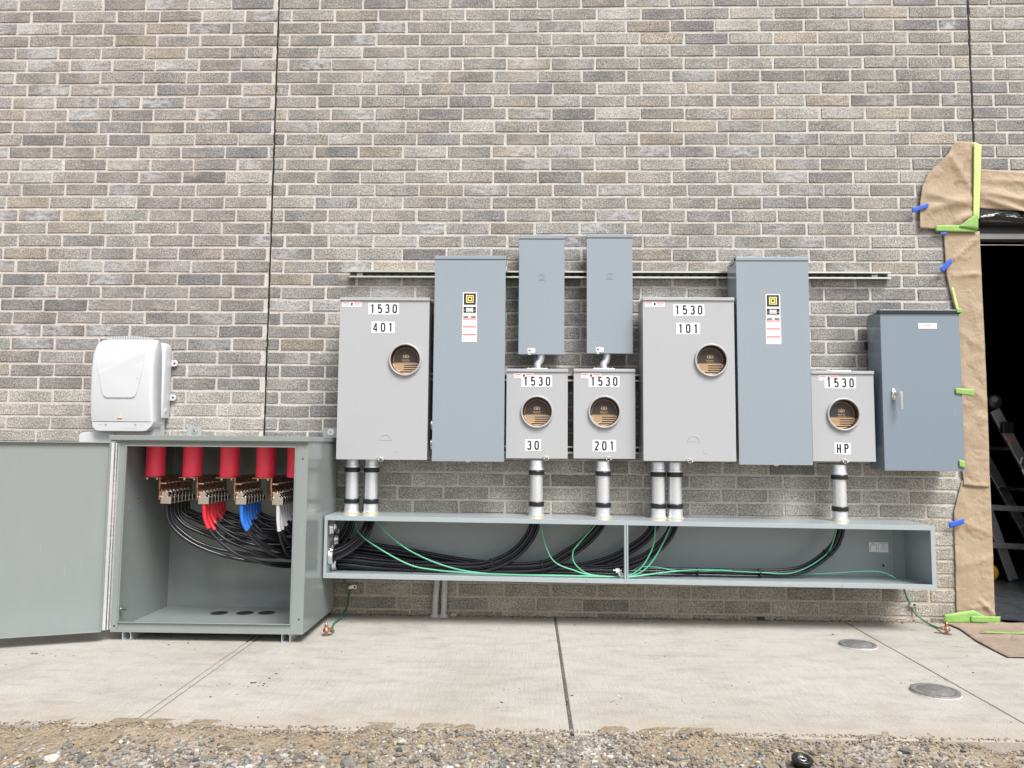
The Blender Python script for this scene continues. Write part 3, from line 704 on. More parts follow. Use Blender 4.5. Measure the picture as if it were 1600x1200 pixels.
# slate cabinet with lever handle
sc = empty('switch_cabinet', (2.097, -.035, .830), 'slate gray steel cabinet with chrome lever handle beside the papered doorway', 'cabinet'); W, H, D_ = .421, .862, .17
k = MB(); k.box(-W/2+.004, W/2-.004, 0, -D_+.022, .004, H-.012); k.prism([(-W/2+.002, H-.012), (W/2-.002, H-.012), (W/2-.002, H-.004), (-W/2+.002, H-.004)], -.02, -D_+.02); k.build('housing', 'slate', sc, .002, local=True)
k = MB(); k.box(-W/2, W/2, -D_+.018, -D_, 0, H-.016); k.build('door', 'slate', sc, .0015, local=True); door = [c_ for c_ in children(sc) if c_.name.startswith('door')][0]
k = MB(); k.box(-W/2-.008, W/2+.003, -D_+.03, -D_-.0075, H-.0200, H-.0045); k.build('gasket', 'black', sc, .001, local=True)
k = MB(); k.box(-W/2-.004, W/2+.002, -D_+.035, -D_-.0085, H-.0043, H+.002); k.build('rain_lip', 'slate', sc, .0008, local=True)
k = MB(); k.box(-.009, .089, -D_, -D_-.0012, .762, .791); np_ = k.build('nameplate', 'label', sc, local=True)
k = MB(); k.box(.020, .058, -D_-.0006, -D_-.0017, .776, .781).cyl((-.005, -D_-.0010, .776), (0, -1, 0), .0022, .0008, 8).cyl((.085, -D_-.0010, .776), (0, -1, 0), .0022, .0008, 8); k.build('nameplate_print', 'grayink', np_, local=True)
hx = -.153
k = MB(); pts = [(hx+.011*math.cos(a), .405+(.020 if math.sin(a) > 0 else -.020)+.011*math.sin(a)) for a in np.linspace(0, 2*PI, 24, endpoint=False)]; k.prism(pts, -D_, -D_-.006); k.cyl((hx, -D_-.006, .412), (0, -1, 0), .010, .006, 20); k.cyl((hx, -D_-.006, .391), (0, -1, 0), .0085, .014, 16)
hd = k.build('handle', 'steel', door, .001, local=True)
k = MB(); k.cyl((hx+.006, -D_-.010, .412), (.35, -1, 0), .009, .034, 18)
k.tube([(hx+.018, -D_-.040, .418), (hx+.0185, -D_-.041, .405), (hx+.0195, -D_-.042, .37), (hx+.020, -D_-.042, .34), (hx+.020, -D_-.041, .325)], [.011, .0105, .0085, .0085, .009], 14); k.build('lever', 'steel', hd, local=True)
k = MB(); k.box(-W/2-.014, -W/2+.004, -.001, -.008, .665, .712); k.cyl((-W/2-.008, -.008, .69), (0, -1, 0), .004, .004, 10); k.build('mounting_foot', 'black', sc, .001, local=True)

# ---- strut channels behind the boxes
def strut(x0, x1, z, label, loc_y=0.0, fit=True):
    r = empty('strut_channel', ((x0+x1)/2, 0, z), label, 'strut channel', 'steel strut channels behind the boxes'); r_ = .0208
    pr = [(-.0208, .0), (-.0208, -.0412), (-.0125, -.0412), (-.0125, -.034), (-.0105, -.034), (-.0105, -.0388), (-.0188, -.0388)]
    full = [(0, 0)]
    k = MB(); L = (x1-x0)/2
    for a, b, c_, d_ in ((-.0208, .0208, -.0005, -.0030), (-.0208, -.0183, -.0031, -.0410), (.0183, .0208, -.0031, -.0410), (-.0182, -.0110, -.0385, -.0410), (.0110, .0182, -.0385, -.0410), (-.0130, -.0110, -.0310, -.0384), (.0110, .0130, -.0310, -.0384)):
        if c_ != -.0005: k.box(-L, L, c_, d_, a, b)
    k.build('channel', 'strut', r, .0004, 1, local=True)
    k = MB(); k.box(-L, L, -.0005, -.0030, -.0208, .0208); k.build('channel_web', 'strut_web', r, local=True)
    h = MB(); x = -L+.030
    while x < L-.02: h.cyl((x, -.0031, 0), (0, -1, 0), .0068, .0006, 14); h.cyl((x+.010, -.0031, 0), (0, -1, 0), .0068, .0005, 14); x += .052
    h.build('slot', 'darkhole', r, local=True)
    if fit:
        for xx in (-L+.055, L-.075):
            w = MB(); w.box(xx-.017, xx+.017, -.0037, -.007, -.0105, .0105).cyl((xx, -.007, 0), (0, -1, 0), .0055, .004, 6); w.build('anchor_plate', 'label', r, .001, local=True)
    return r
strut(-1.043, 2.032, 1.9205, 'long zinc strut channel crossing behind the tops of the tall boxes')
strut(-.93, 1.02, 1.330, 'zinc strut channel glimpsed between the small meter boxes at their tops', fit=False)
strut(-.93, 1.02, .925, 'zinc strut channel glimpsed between the meter boxes near their bottoms', fit=False)

# ---- conduits
GC = 'galvanized conduits rising from the wireway'
def wz(x): return .573-.0061*(x+1.06)          # top of the slightly out-of-level wireway
def conduit():
    r = empty('conduit', (0, 0, 0)); H = .30
    k = MB(); k.tube([(0, 0, .05), (0, 0, H-.03)], .0350, 28); k.build('pipe', 'galv', r, local=True)
    for z0, z1, rr in ((0, .052, .0395), (H-.052, H, .0375)):
        k = MB(); k.lathe((0, 0, z0), (0, 0, 1), [(rr+.002, 0), (rr+.002, .012), (rr-.001, .014), (rr-.001, z1-z0)], 28); k.cyl((0, -rr+.002, (z0+z1)/2+.006), (0, -1, 0), .004, .004, 8)
        k.build('fitting', 'galv', r, .0008, local=True)
    for z0 in (.053, H-.078):
        k = MB(); k.lathe((0, 0, z0), (0, 0, 1), [(.036, 0), (.0425, .002), (.0435, .008), (.0415, .012), (.0435, .017), (.0425, .024), (.036, .026)], 28); k.build('gland_ring', 'black', r, local=True)
    k = MB(); k.lathe((0, 0, .0005), (0, 0, 1), [(.036, 0), (.0445, 0), (.0445, .003), (.036, .004)], 28); k.build('sealing_ring', 'brass', r, local=True)
    return r
cd = conduit(); first = True
for x, lb in ((-.970, 'left conduit of the pair at the wireway left end'), (-.864, 'right conduit of the pair at the wireway left end'), (.039, 'single conduit under the left small meter box'),
              (.401, 'single conduit under the middle small meter box'), (.699, 'left conduit of the pair right of the wireway joint'), (.790, 'right conduit of the pair right of the wireway joint'), (1.672, 'single conduit farthest right, beside the slate cabinet')):
    lb = 'galvanized ' + lb + ', with two black rings'
    o = cd if first else dup(cd, (0, 0, 0)); first = False
    o.location = (x, -.140, wz(x)); tag(o, lb, 'conduit', GC)
for i, (x, z, mb_) in enumerate(((.042, 1.369, 'left small'), (.408, 1.371, 'middle small'))):
    r = empty('offset_nipple', (x, -.115, z), 'short galvanized offset nipple on top of the %s meter box' % mb_, 'conduit nipple', 'offset nipples between box pairs')
    k = MB(); k.tube(spline([(0, 0, 0), (0, 0, .028), (.016, .004, .055), (.020, .004, .085)], 5), .021, 20); k.build('pipe', 'galv', r, local=True)
    k = MB(); k.lathe((0, 0, 0), (0, 0, 1), [(.024, 0), (.027, .001), (.027, .016), (.022, .019)], 20); k.build('coupling', 'steel', r, local=True)
for x0, x1, z, y, lb, rr in ((-.5435, -.520, 1.055, -.12, 'upper galvanized nipple joining the 401 meter box to the tall enclosure', .036), (-.5435, -.520, .950, -.12, 'lower galvanized nipple joining the 401 meter box to the tall enclosure', .036), (1.851, 1.888, .938, -.09, 'galvanized nipple between the HP meter box and the slate cabinet', .022)):
    r = empty('conduit_nipple', (x0, y, z), lb, 'conduit nipple', 'sideways nipples between boxes')
    k = MB(); k.tube([(0.001, 0, 0), (x1-x0-.001, 0, 0)], rr*.86, 24); k.build('pipe', 'galv', r, local=True)
    k = MB(); k.lathe((x1-x0-.013, 0, 0), (1, 0, 0), [(rr*.8, 0), (rr, .001), (rr, .011), (rr*.8, .012)], 24); k.build('locknut', 'galv', r, local=True)

# ---- wireway (open gutter box)
WX0, WX1, WY = -1.066, 2.075, -.320
def sh(x, z): return z-.0061*(x-WX0)
wr = empty('wireway', (.5, 0, .25), 'long open gray wireway trough mounted below the meter boxes', 'wireway')
def sbox(mb, x0, x1, y0, y1, z0, z1):
    b = len(mb.v); mb.box(x0, x1, y0, y1, z0, z1)
    for i in range(b, len(mb.v)): v = mb.v[i]; mb.v[i] = (v[0], v[1], sh(v[0], v[2]))
k = MB(); sbox(k, WX0, WX1, -.004, -.006, .262, .571); sbox(k, WX0, WX1, -.0061, WY+.002, .5715, .5735); sbox(k, WX0, WX1, -.0061, WY+.002, .2625, .2645)
sbox(k, WX0, WX0+.002, -.0061, WY+.002, .2646, .5714); sbox(k, WX1-.002, WX1, -.0061, WY+.002, .2646, .5714); k.build('trough_body', 'trough', wr, .0008, 1)
k = MB(); sbox(k, WX0-.001, WX1+.001, WY, WY+.0018, .5505, .5745); sbox(k, WX0-.001, WX1+.001, WY, WY+.0018, .2535, .2775)
sbox(k, WX0-.001, WX0+.015, WY+.0001, WY+.0018, .2776, .5504); sbox(k, WX1-.022, WX1+.001, WY+.0001, WY+.0018, .2776, .5504)
sbox(k, WX0+.0151, WX1-.0221, WY+.0018, WY+.014, .5505, .5520); sbox(k, WX0+.0151, WX1-.0221, WY+.0018, WY+.014, .2760, .2775); k.build('front_flange', 'trough', wr, .0008, 1)
k = MB(); sbox(k, .492, .500, WY-.0006, -.007, .2646, .5714); sbox(k, .5001, .5045, WY+.006, -.007, .2646, .5714); sbox(k, .5046, .512, WY-.0006, -.007, .2646, .5714); 
k2 = MB(); sbox(k2, .492, .4995, WY-.0008, WY+.03, .2646, .5505); sbox(k2, .5045, .512, WY-.0008, WY+.03, .2646, .5505); sbox(k2, .4996, .5044, WY+.004, WY+.03, .2646, .5505); k2.build('joint_flange', 'trough', wr, .0008, 1)
k = MB(); sbox(k, 2.012, 2.016, -.0062, -.012, .2646, .5713); k.build('corner_seam', 'trough', wr)
k = MB(); k.box(1.880, 1.930, -.0062, -.0072, .377, .429).box(1.9315, 1.984, -.0062, -.0074, .375, .429); lb_ = k.build('rating_label', 'label', wr)
k = MB()
for z in (.420, .413): k.box(1.885, 1.925, -.0070, -.0077, z-.001, z+.001)
k.box(1.899, 1.906, -.0070, -.0077, .421, .4255); k.box(1.884, 1.888, -.0070, -.0077, .383, .41); k.box(1.919, 1.922, -.0070, -.0077, .385, .405)
for a in np.linspace(0, 2*PI, 18, endpoint=False): k.box(1.958+.015*math.cos(a)-.0012, 1.958+.015*math.cos(a)+.0012, -.0072, -.0079, .398+.015*math.sin(a)-.001, .398+.015*math.sin(a)+.001)
for z in (.402, .396, .390): k.box(1.950, 1.966, -.0072, -.0079, z-.0007, z+.0007)
k.box(1.955, 1.961, -.0072, -.0079, .410, .417); k.box(1.934, 1.981, -.0072, -.0079, .423, .4245); k.build('label_print', 'grayink', lb_)
k = MB(); k.cyl((1.955, -.0061, .303), (0, -1, 0), .0065, .0008, 14); k.build('knockout_hole', 'darkhole', wr)
for x in (-.78, 1.34, 1.60, .30): k = MB(); k.cyl((x, WY, sh(x, .2655)), (0, -1, 0), .0035, .0015, 10); k.build('screw', 'steel', wr)
# ---- bushings where cables leave the cabinet into the wireway
for y, z, lb in ((-.215, .500, 'uppermost empty conduit bushing'), (-.11, .425, 'second conduit bushing from the top, carrying cables'), (-.225, .352, 'third conduit bushing from the top, with cables passing'), (-.15, .305, 'lowest conduit bushing')):
    r = empty('conduit_bushing', (WX0+.002, y, z), lb + ' in the left end of the wireway', 'conduit bushing', 'conduit bushings at the wireway end')
    k = MB(); k.lathe((0.0005, 0, 0), (1, 0, 0), [(.038, 0), (.044, .001), (.044, .012), (.039, .014), (.039, .026), (.033, .028), (.032, .0)], 28); k.build('locknut', 'steel', r, local=True)
    k = MB(); k.box(.014, .024, -.012, .012, .037, .050).cyl((.019, 0, .050), (0, 0, 1), .006, .006, 8); k.build('grounding_lug', 'steel', r, local=True)

# ---- termination cabinet
CX0, CX1, CY0, CY1, CZ0, CZ1 = -2.004, -1.074, -.062, -.618, .0415, .952
cb = empty('termination_cabinet', (-1.54, -.34, 0), 'large open gray-green floor cabinet with red insulators and copper bars inside', 'electrical cabinet')
t_ = .0025
k = MB(); k.box(CX0, CX0+t_, CY0, CY1, CZ0, CZ1).box(CX1-t_, CX1, CY0, CY1, CZ0, CZ1).box(CX0+t_, CX1-t_, CY0, CY0-t_, CZ0, CZ1).box(CX0+t_, CX1-t_, CY0-t_, CY1, CZ0, CZ0+t_).box(CX0+t_, CX1-t_, CY0-t_, CY1, CZ1-t_, CZ1)
k.build('body', 'sage', cb, .001, 1)
k = MB(); y0, y1 = CY1-.0001, CY1-.0025
k.box(CX0, -1.964, y0, y1, CZ0, CZ1).box(-1.134, CX1, y0, y1, CZ0, CZ1).box(-1.9639, -1.1341, y0, y1, CZ0, .0895).box(-1.9639, -1.1341, y0, y1, .931, CZ1)
k.box(-1.966, -1.9622, y1-.0001, y1-.010, .0875, .933).box(-1.1358, -1.132, y1-.0001, y1-.010, .0875, .933).box(-1.962, -1.136, y1-.0001, y1-.010, .0875, .0912).box(-1.962, -1.136, y1-.0001, y1-.010, .9293, .933)
k.box(-1.972, -1.9665, y1-.0001, y1-.004, .06, .935)
k.build('front_frame', 'sage', cb, .0008, 1)
k = MB(); k.box(-2.046, CX1+.006, .0, CY1-.022, .9585, .9825).box(-2.040, CX1+.002, CY0, CY1-.015, .9522, .9584); k.build('lid', 'sage', cb, .0015)
k = MB()
for x, z in ((-1.099, .875), (-1.095, .112), (-1.985, .07)): k.cyl((x, y1, z), (0, -1, 0), .0042, .0008, 12)
k.cyl((-1.9*1, -.0, 0), (0, -1, 0), .0001, .0001, 4); k.build('bolt_hole', 'darkhole', cb)
for x in (-1.925, -1.156):
    k = MB(); k.box(x-.0205, x+.0205, -.03, CY1+.001, .0008, .0033).box(x-.0205, x-.0180, -.03, CY1+.001, .0034, .0410).box(x+.0180, x+.0205, -.03, CY1+.001, .0034, .0410).box(x-.0179, x-.0110, -.03, CY1+.001, .0385, .0410).box(x+.0110, x+.0179, -.03, CY1+.001, .0385, .0410)
    k.build('foot_rail', 'galv', cb, .0004, 1)
for x in (-1.914, -1.132):
    k = MB(); k.box(x-.045, x+.038, -.0005, -.004, .9826, 1.037); tb = k.build('mounting_tab', 'trough', cb, .001)
    k = MB(); k.cyl((x, -.004, 1.014), (0, -1, 0), .0195, .002, 22).cyl((x, -.006, 1.014), (0, -1, 0), .0085, .006, 6); w_ = k.build('washer', 'steel', tb); k = MB(); k.cyl((x, -.0121, 1.014), (0, -1, 0), .004, .0005, 10); k.build('bolt_hole', 'darkhole', tb)
for x, y in ((-1.648, -.209), (-1.513, -.20), (-1.400, -.19)):
    k = MB(); k.lathe((x, y, CZ0+t_+.0006), (0, 0, 1), [(.0001, 0), (.045, 0)], 30, False); k.build('floor_knockout', 'darkhole', cb)
k = MB(); k.cyl((CX0+t_, -.555, .135), (1, 0, 0), .010, .012, 6).cyl((CX0+t_+.012, -.555, .135), (1, 0, 0), .007, .025, 12); k.build('ground_stud', 'steel', cb)
k = MB(); k.cyl((CX0+t_, -.42, .660), (1, 0, 0), .0045, .0008, 12).cyl((CX0+t_, -.42, .64), (1, 0, 0), .002, .0008, 12); k.build('side_hole', 'darkhole', cb)
# open door, swung about 160 degrees
ang = R_(200); du = Vector((math.cos(ang), math.sin(ang), 0)); dn = Vector((-du.y, du.x, 0)); dn = -dn if dn.y > 0 else dn
HX, HY = -2.013, -.640
def dbox(mb, u0, u1, n0_, n1_, z0, z1):
    b = len(mb.v); mb.box(u0, u1, n0_, n1_, z0, z1)
    for i in range(b, len(mb.v)):
        u, n_, z = mb.v[i]; p = du*u+dn*n_; mb.v[i] = (HX+p.x, HY+p.y, z)
k = MB(); dbox(k, .018, .905, -.002, 0, .050, .948); dbox(k, .018, .022, .0001, .016, .050, .948); dbox(k, .901, .905, .0001, .016, .050, .948); dbox(k, .0221, .9009, .0001, .016, .050, .054); dbox(k, .0221, .9009, .0001, .016, .944, .948)
dr = k.build('door', 'sage', cb, .001)
k = MB(); 
for i in range(22):
    z = .055+i*.0405; k.tube([(HX+.004, HY+.004, z), (HX+.004, HY+.004, z+.039)], .0042, 10)
dbox(k, .003, .017, -.0015, .0005, .055, .944); k.build('hinge', 'galv', dr)
k = MB(); k.box(CX0-.004, CX0+.002, CY1-.0027, CY1-.0045, .055, .944); k.build('hinge_leaf', 'galv', cb)
# red insulators and copper bus bars with lugs
BX = [-1.914, -1.722, -1.531, -1.345, -1.186]
TAPES = ['cable', 'red_tape', 'blue_vinyl', 'white_tape']
for b_, x in enumerate(BX):
    for y in (-.435,):
        k = MB(); k.lathe((x, y, .7755), (0, 0, 1), [(.0001, 0), (.044, 0), (.0485, .004), (.0470, .03), (.0462, .08), (.0470, .150), (.0500, .158), (.0500, .1735), (.0001, .1735)], 34); k.build('insulator', 'insulator', cb)
    if b_ == 4: continue
    bx = x+.046
    k = MB(); k.box(x-.052, bx+.0045, -.475, -.125, .7690, .7752); k.box(bx-.001, bx+.0050, -.480, -.120, .660, .7689); k.box(bx-.0055, bx-.0011, -.475, -.44, .715, .7685)
    bar = k.build('bus_bar', 'copper', cb, .0015)
    k = MB()
    for xx in (x-.030, x+.022): 
        for yy in (-.455, -.19): k.cyl((xx, yy, .7688), (0, 0, -1), .0075, .009, 6)
    for i in range(9): k.cyl((bx+.005, -.455+i*.037, .741), (1, 0, 0), .0055, .005 if i else .022, 6)
    k.build('bolt', 'steel', bar)
    for i in range(7):
        y = -.455+i*.040
        k = MB(); k.box(bx+.0052, bx+.060, y-.016, y+.016, .640, .676); k.box(bx+.0052, bx+.040, y-.012, y+.012, .6762, .700)
        k.cyl((bx+.026, y, .700), (.2, 0, 1), .008, .008, 12); k.cyl((bx+.0401, y-.006, .689), (1, -.3, 0), .0075, .010, 12)
        lg = k.build('lug', 'tin', bar, .0018)
        k = MB(); k.cyl((bx+.0276, y, .7081), (.2, 0, 1), .005, .0004, 6); k.cyl((bx+.0603, y, .658), (1, 0, 0), .009, .0005, 14); k.build('set_screw_socket', 'darkhole', lg)

# ---- power cables: one run from each lug through the cabinet side into a conduit
runs = {
 '401L': dict(pts=[(-1.04, -.120, .415), (-1.005, -.125, .455), (-.985, -.130, .492), (-.970, -.140, .560)], hole=(-.115, .418), lbl='the leftmost conduit of the wireway'),
 '401R': dict(pts=[(-1.03, -.215, .360), (-.965, -.200, .392), (-.892, -.175, .462), (-.864, -.145, .540), (-.864, -.140, .575)], hole=(-.222, .345), lbl='the second conduit from the left'),
 '30': dict(pts=[(-1.000, -.16, .322), (-.783, -.15, .300), (-.505, -.16, .283), (-.263, -.16, .291), (-.091, -.155, .357), (.005, -.15, .458), (.036, -.142, .545), (.039, -.14, .575)], hole=(-.160, .325), lbl='the conduit under the left small meter box'),
 '201': dict(pts=[(-1.000, -.135, .302), (-.786, -.14, .290), (-.507, -.15, .279), (-.159, -.15, .277), (.082, -.15, .305), (.209, -.15, .369), (.300, -.15, .431), (.374, -.147, .510), (.400, -.14, .572)], hole=(-.140, .302), lbl='the conduit under the middle small meter box'),
 '101L': dict(pts=[(-1.040, -.10, .412), (-.656, -.08, .352), (-.303, -.08, .298), (.048, -.10, .278), (.256, -.12, .289), (.428, -.13, .332), (.53, -.14, .385), (.627, -.15, .455), (.685, -.145, .535), (.699, -.14, .570)], hole=(-.100, .420), lbl='the left conduit of the central pair'),
 '101R': dict(pts=[(-1.040, -.085, .390), (-.659, -.06, .330), (-.303, -.07, .283), (.048, -.10, .272), (.360, -.14, .285), (.530, -.16, .317), (.645, -.17, .372), (.738, -.16, .455), (.783, -.145, .535), (.790, -.14, .570)], hole=(-.095, .405), lbl='the right conduit of the central pair'),
 'HP': dict(pts=[(-1.000, -.12, .285), (-.651, -.12, .276), (-.091, -.12, .270), (.460, -.15, .271), (.88, -.13, .272), (1.218, -.13, .268), (1.454, -.135, .294), (1.606, -.145, .394), (1.660, -.145, .480), (1.672, -.14, .565)], hole=(-.130, .290), lbl='the rightmost conduit')}
order = ['401R', '30', '201', '101R', '101L', 'HP', '401L']
PH = ['black phase', 'red-taped', 'blue-taped', 'white-taped']
for li, key in enumerate(order):
    R0 = runs[key]
    for ph in range(4):
        cr_ = random.Random(li*10+ph)
        bx = BX[ph]+.046; ly = -.455+(li if ph != 3 else li)*.040; lx = bx+.032
        oy, oz = ((-.006, -.0260), (.006, -.0088), (-.006, .0088), (.006, .0260))[ph]; wf = {'HP': .5, '101L': .60, '101R': .62, '201': .74}.get(key, .80); oz *= wf; oy = oy if key != 'HP' else oy*1.4
        hy, hz = R0['hole']; hz += oz*.8; hy += oy
        sagz = .292+.038*li+.012*ph+cr_.uniform(-.006, .030)
        span = CX1-lx; zl = .640; cw = cr_.uniform(-.6, .8)
        path = [(lx, ly, zl+.01), (lx+.001, ly, zl-.045)]
        # swept bend down to the low point, then along to the opening in the side wall
        zt = min(sagz, zl-.12); n_ = 7; sp_ = span-.075
        for q in range(1, n_+1):
            th = R_(84)*q/n_; t = 1-math.cos(th); e = math.sin(th)**(1+.25*cw)
            path.append((lx+.002+sp_*t*(1+.04*cw*math.sin(2*th)), ly+(hy-ly)*t**2+cr_.uniform(-.003, .003), (zl-.045)+(zt-(zl-.045))*e+cr_.uniform(-.003, .003)))
        path.append((CX1-.004, hy, hz-.004))
        for i, p in enumerate(R0['pts']):
            # offset across the bundle: in z while it runs sideways, in x while it climbs
            a = R0['pts'][max(i-1, 0)]; b = R0['pts'][min(i+1, len(R0['pts'])-1)]; dx, dz = b[0]-a[0], b[2]-a[2]; L = math.hypot(dx, dz)
            fz = sh(p[0], .2645)+.0095+.027*wf; pz = max(p[2], fz) if key != '401L' else p[2]
            path.append((p[0]-oz*dz/L*1.02, p[1]+oy, pz+oz*dx/L*1.02))
        last = path[-1]; path.append((last[0], last[1], last[2]+.06))
        pts = spline(path, 6)
        # keep everything above the wireway floor
        pts = [Vector((p.x, p.y, max(p.z, sh(p.x, .2650)+.0085))) if p.x > WX0 else p for p in pts]
        k = MB(); k.tube(pts, .0088, 10)
        cbz = k.build('power_cable', 'cable')
        tag(cbz, '%s black power cable that enters %s' % (['plain', 'red-taped', 'blue-taped', 'white-taped'][ph], R0['lbl']), 'cable', 'black power cables from the cabinet to the meter boxes')
        if ph:
            L = [.135, .14, .12, .10, .10, .08, .075][li]*(1.0+.1*cr_.random()); acc = 0; tp = [pts[0]]
            for i in range(1, len(pts)):
                d_ = (pts[i]-pts[i-1]).length
                if acc+d_ > L: tp.append(pts[i-1].lerp(pts[i], (L-acc)/d_)); break
                acc += d_; tp.append(pts[i])
            k = MB(); k.tube(tp, .0102, 12); k.build('phase_tape', TAPES[ph], cbz)
# cable ties round the bundles
for (x, y, z, ax, rr, lb) in ((-.905, -.185, .445, (.6, .1, .8), .023, 'on the front bundle climbing to the 401 box'), (-.62, -.155, .288, (1, 0, -.05), .030, 'on the lower bundle left of the 30 conduit'), (-.60, -.072, .332, (1, 0, -.15), .026, 'on the upper back bundle near the 401 conduits'),
        (-.195, -.158, .315, (.8, 0, .5), .024, 'on the bundle starting to climb left of the middle'), (.075, -.15, .303, (.95, 0, .25), .028, 'at the second climb, left of the wireway joint'), (.905, -.13, .272, (1, 0, 0), .022, 'on the HP bundle just right of the wireway joint'), (1.235, -.13, .270, (1, 0, .05), .022, 'on the HP bundle halfway to its conduit'), (1.60, -.145, .390, (.5, 0, .86), .023, 'on the HP bundle near its conduit')):
    k = MB(); A = Vector(ax).normalized(); rr += .006; k.lathe(Vector((x, y, z))-A*.0025, A, [(rr-.001, 0), (rr+.001, 0), (rr+.001, .005), (rr-.001, .005)], 20)
    k.box(x-.004, x+.004, y-rr-.004, y-rr+.003, z+.002, z+.014)
    tag(k.build('cable_tie', 'black'), 'black cable tie '+lb, 'cable tie', 'black cable ties in the wireway')
# ---- green grounding wires
GG = 'green grounding wires in the wireway'
def wire(pts, r, m, lb, group=GG, per=7, name='ground_wire'):
    P_ = spline(pts, per); P_ = [Vector((p.x, p.y, max(p.z, sh(p.x, .265)+r+.0005))) if (group == GG) else p for p in P_]
    k = MB(); k.tube(P_, r, 8); return tag(k.build(name, m), lb, 'ground wire', group)
wire([(-.955, -.13, .575), (-.940, -.14, .50), (-.873, -.21, .440), (-.653, -.235, .322), (-.498, -.240, .289), (-.25, -.245, .274), (.10, -.25, .268), (.47, -.25, .266), (.54, -.24, .266), (.73, -.2, .285), (.95, -.15, .293), (1.25, -.10, .275)], .0042, 'green', 'light green wire starting behind the 401 cables, lowest along the wireway floor')
wire([(-.852, -.14, .585), (-.823, -.2, .537), (-.655, -.215, .396), (-.424, -.225, .302), (-.191, -.235, .270), (.115, -.238, .268), (.47, -.24, .266)], .0042, 'green', 'light green wire curving down from the right-hand 401 conduit')
wire([(.052, -.14, .58), (.056, -.19, .538), (.121, -.22, .351), (.25, -.23, .290), (.334, -.23, .270), (.48, -.232, .264)], .0038, 'green', 'light green wire curving down from the 30 conduit')
wire([(.390, -.15, .58), (.358, -.20, .535), (.262, -.22, .43), (.233, -.22, .385), (.242, -.22, .329), (.305, -.225, .278), (.40, -.228, .266), (.48, -.228, .265)], .0038, 'green', 'light green wire looping down in an S from the 201 conduit')
wire([(.692, -.15, .58), (.672, -.21, .528), (.654, -.22, .417), (.597, -.225, .317), (.532, -.225, .272), (.47, -.225, .266)], .0038, 'green', 'light green wire from the left-hand 101 conduit')
wire([(.782, -.15, .58), (.756, -.21, .536), (.688, -.22, .401), (.62, -.23, .311), (.545, -.232, .270), (.47, -.232, .266)], .0038, 'green', 'light green wire from the right-hand 101 conduit')
wire([(.542, -.16, .272), (.590, -.16, .302), (.68, -.16, .304), (.78, -.16, .288), (.921, -.15, .285), (1.023, -.15, .288), (1.21, -.155, .283), (1.413, -.155, .284), (1.575, -.16, .375), (1.629, -.16, .47), (1.655, -.15, .575)], .0036, 'green', 'light green wire following the HP cables up their conduit')
wire([(1.0, -.12, .288), (1.253, -.11, .268), (1.45, -.11, .268), (1.594, -.12, .275), (1.815, -.13, .292), (1.90, -.13, .284), (1.958, -.13, .258)], .0036, 'green', 'light green wire running alone to a hole near the right end of the wireway')
w_ = wire([(-1.030, -.10, .262), (-1.020, -.05, .19), (-.999, -.013, .151), (-1.0, -.013, .10), (-1.006, -.03, .045), (-1.015, -.15, .012), (-1.02, -.25, .008), (-1.000, -.36, .010), (-.978, -.42, .012), (-.985, -.452, .016)], .0048, 'darkgreen', 'dark green wire from under the left end of the wireway to a copper ground rod', 'dark green wires to the ground rods')
w_ = wire([(2.000, -.13, .250), (2.045, -.05, .17), (2.094, -.013, .090), (2.115, -.013, .05), (2.150, -.06, .012), (2.158, -.16, .008), (2.145, -.235, .020)], .0048, 'darkgreen', 'dark green wire from under the right end of the wireway to a copper ground rod', 'dark green wires to the ground rods')
for x, z, lb in ((-.997, .150, 'below the left end of the wireway'), (2.094, .092, 'below the right end of the wireway')):
    r = empty('pipe_strap', (x, 0, z), 'small steel one-hole strap holding the dark green wire '+lb, 'strap', 'one-hole straps on the wall')
    k = MB(); k.box(-.008, .008, -.0005, -.020, -.009, .009).box(.0081, .034, -.0005, -.0035, -.011, .011); k.build('strap_body', 'steel', r, .001, local=True)
    k = MB(); k.cyl((.024, -.0036, 0), (0, -1, 0), .006, .003, 8); k.build('anchor_screw', 'black', r, local=True)
# bonding lug with white lead beside the wireway joint
r = empty('bonding_lug', (.47, -.26, .265), 'small white bonding lug and lead beside the wireway joint', 'bonding lug')
k = MB(); k.box(-.016, .004, -.012, .012, .026, .046).box(-.030, .016, -.005, .005, .034, .040); k.build('clamp', 'label', r, .002, local=True)
k = MB(); k.tube(spline([(-.006, 0, .03), (.002, -.01, .018), (.014, -.02, .002)], 5), .0045, 8).tube(spline([(.002, 0, .034), (.014, -.01, .022), (.020, -.02, .004)], 5), .004, 8); k.build('lead', 'white_tape', r, local=True)
# ---- ground rods with acorn clamps
def rod(x, y, lb):
    r = empty('ground_rod', (x, y, 0), lb, 'ground rod', 'copper ground rods in the pavement')
    k = MB(); k.lathe((0, 0, -.01), (0, 0, 1), [(.0085, 0), (.0085, .062), (.0060, .070), (.0001, .071)], 16); k.build('rod', 'copper', r, local=True)
    k = MB(); k.lathe((0, 0, .016), (0, 0, 1), [(.010, 0), (.0165, .002), (.0165, .012), (.012, .018), (.010, .024)], 14); k.box(.006, .026, -.010, .010, .020, .036); k.build('acorn_clamp', 'copper', r, .002, local=True)
    k = MB(); k.cyl((.020, 0, .028), (1, -.3, 0), .0075, .014, 6); k.build('clamp_bolt', 'copper', r, .001, local=True)
    k = MB(); k.lathe((0, 0, .0006), (0, 0, 1), [(.024, 0), (.020, .003), (.008, .004)], 16); k.build('collar', 'joint_fill', r, local=True)
    return r
rd = rod(-1.004, -.462, 'copper ground rod with clamp beside the right side of the open cabinet'); 
r2 = dup(rd, (2.148, -.262, 0), 'copper ground rod with clamp beside the floor paper at the doorway'); r2.rotation_euler = (0, 0, PI*.92)
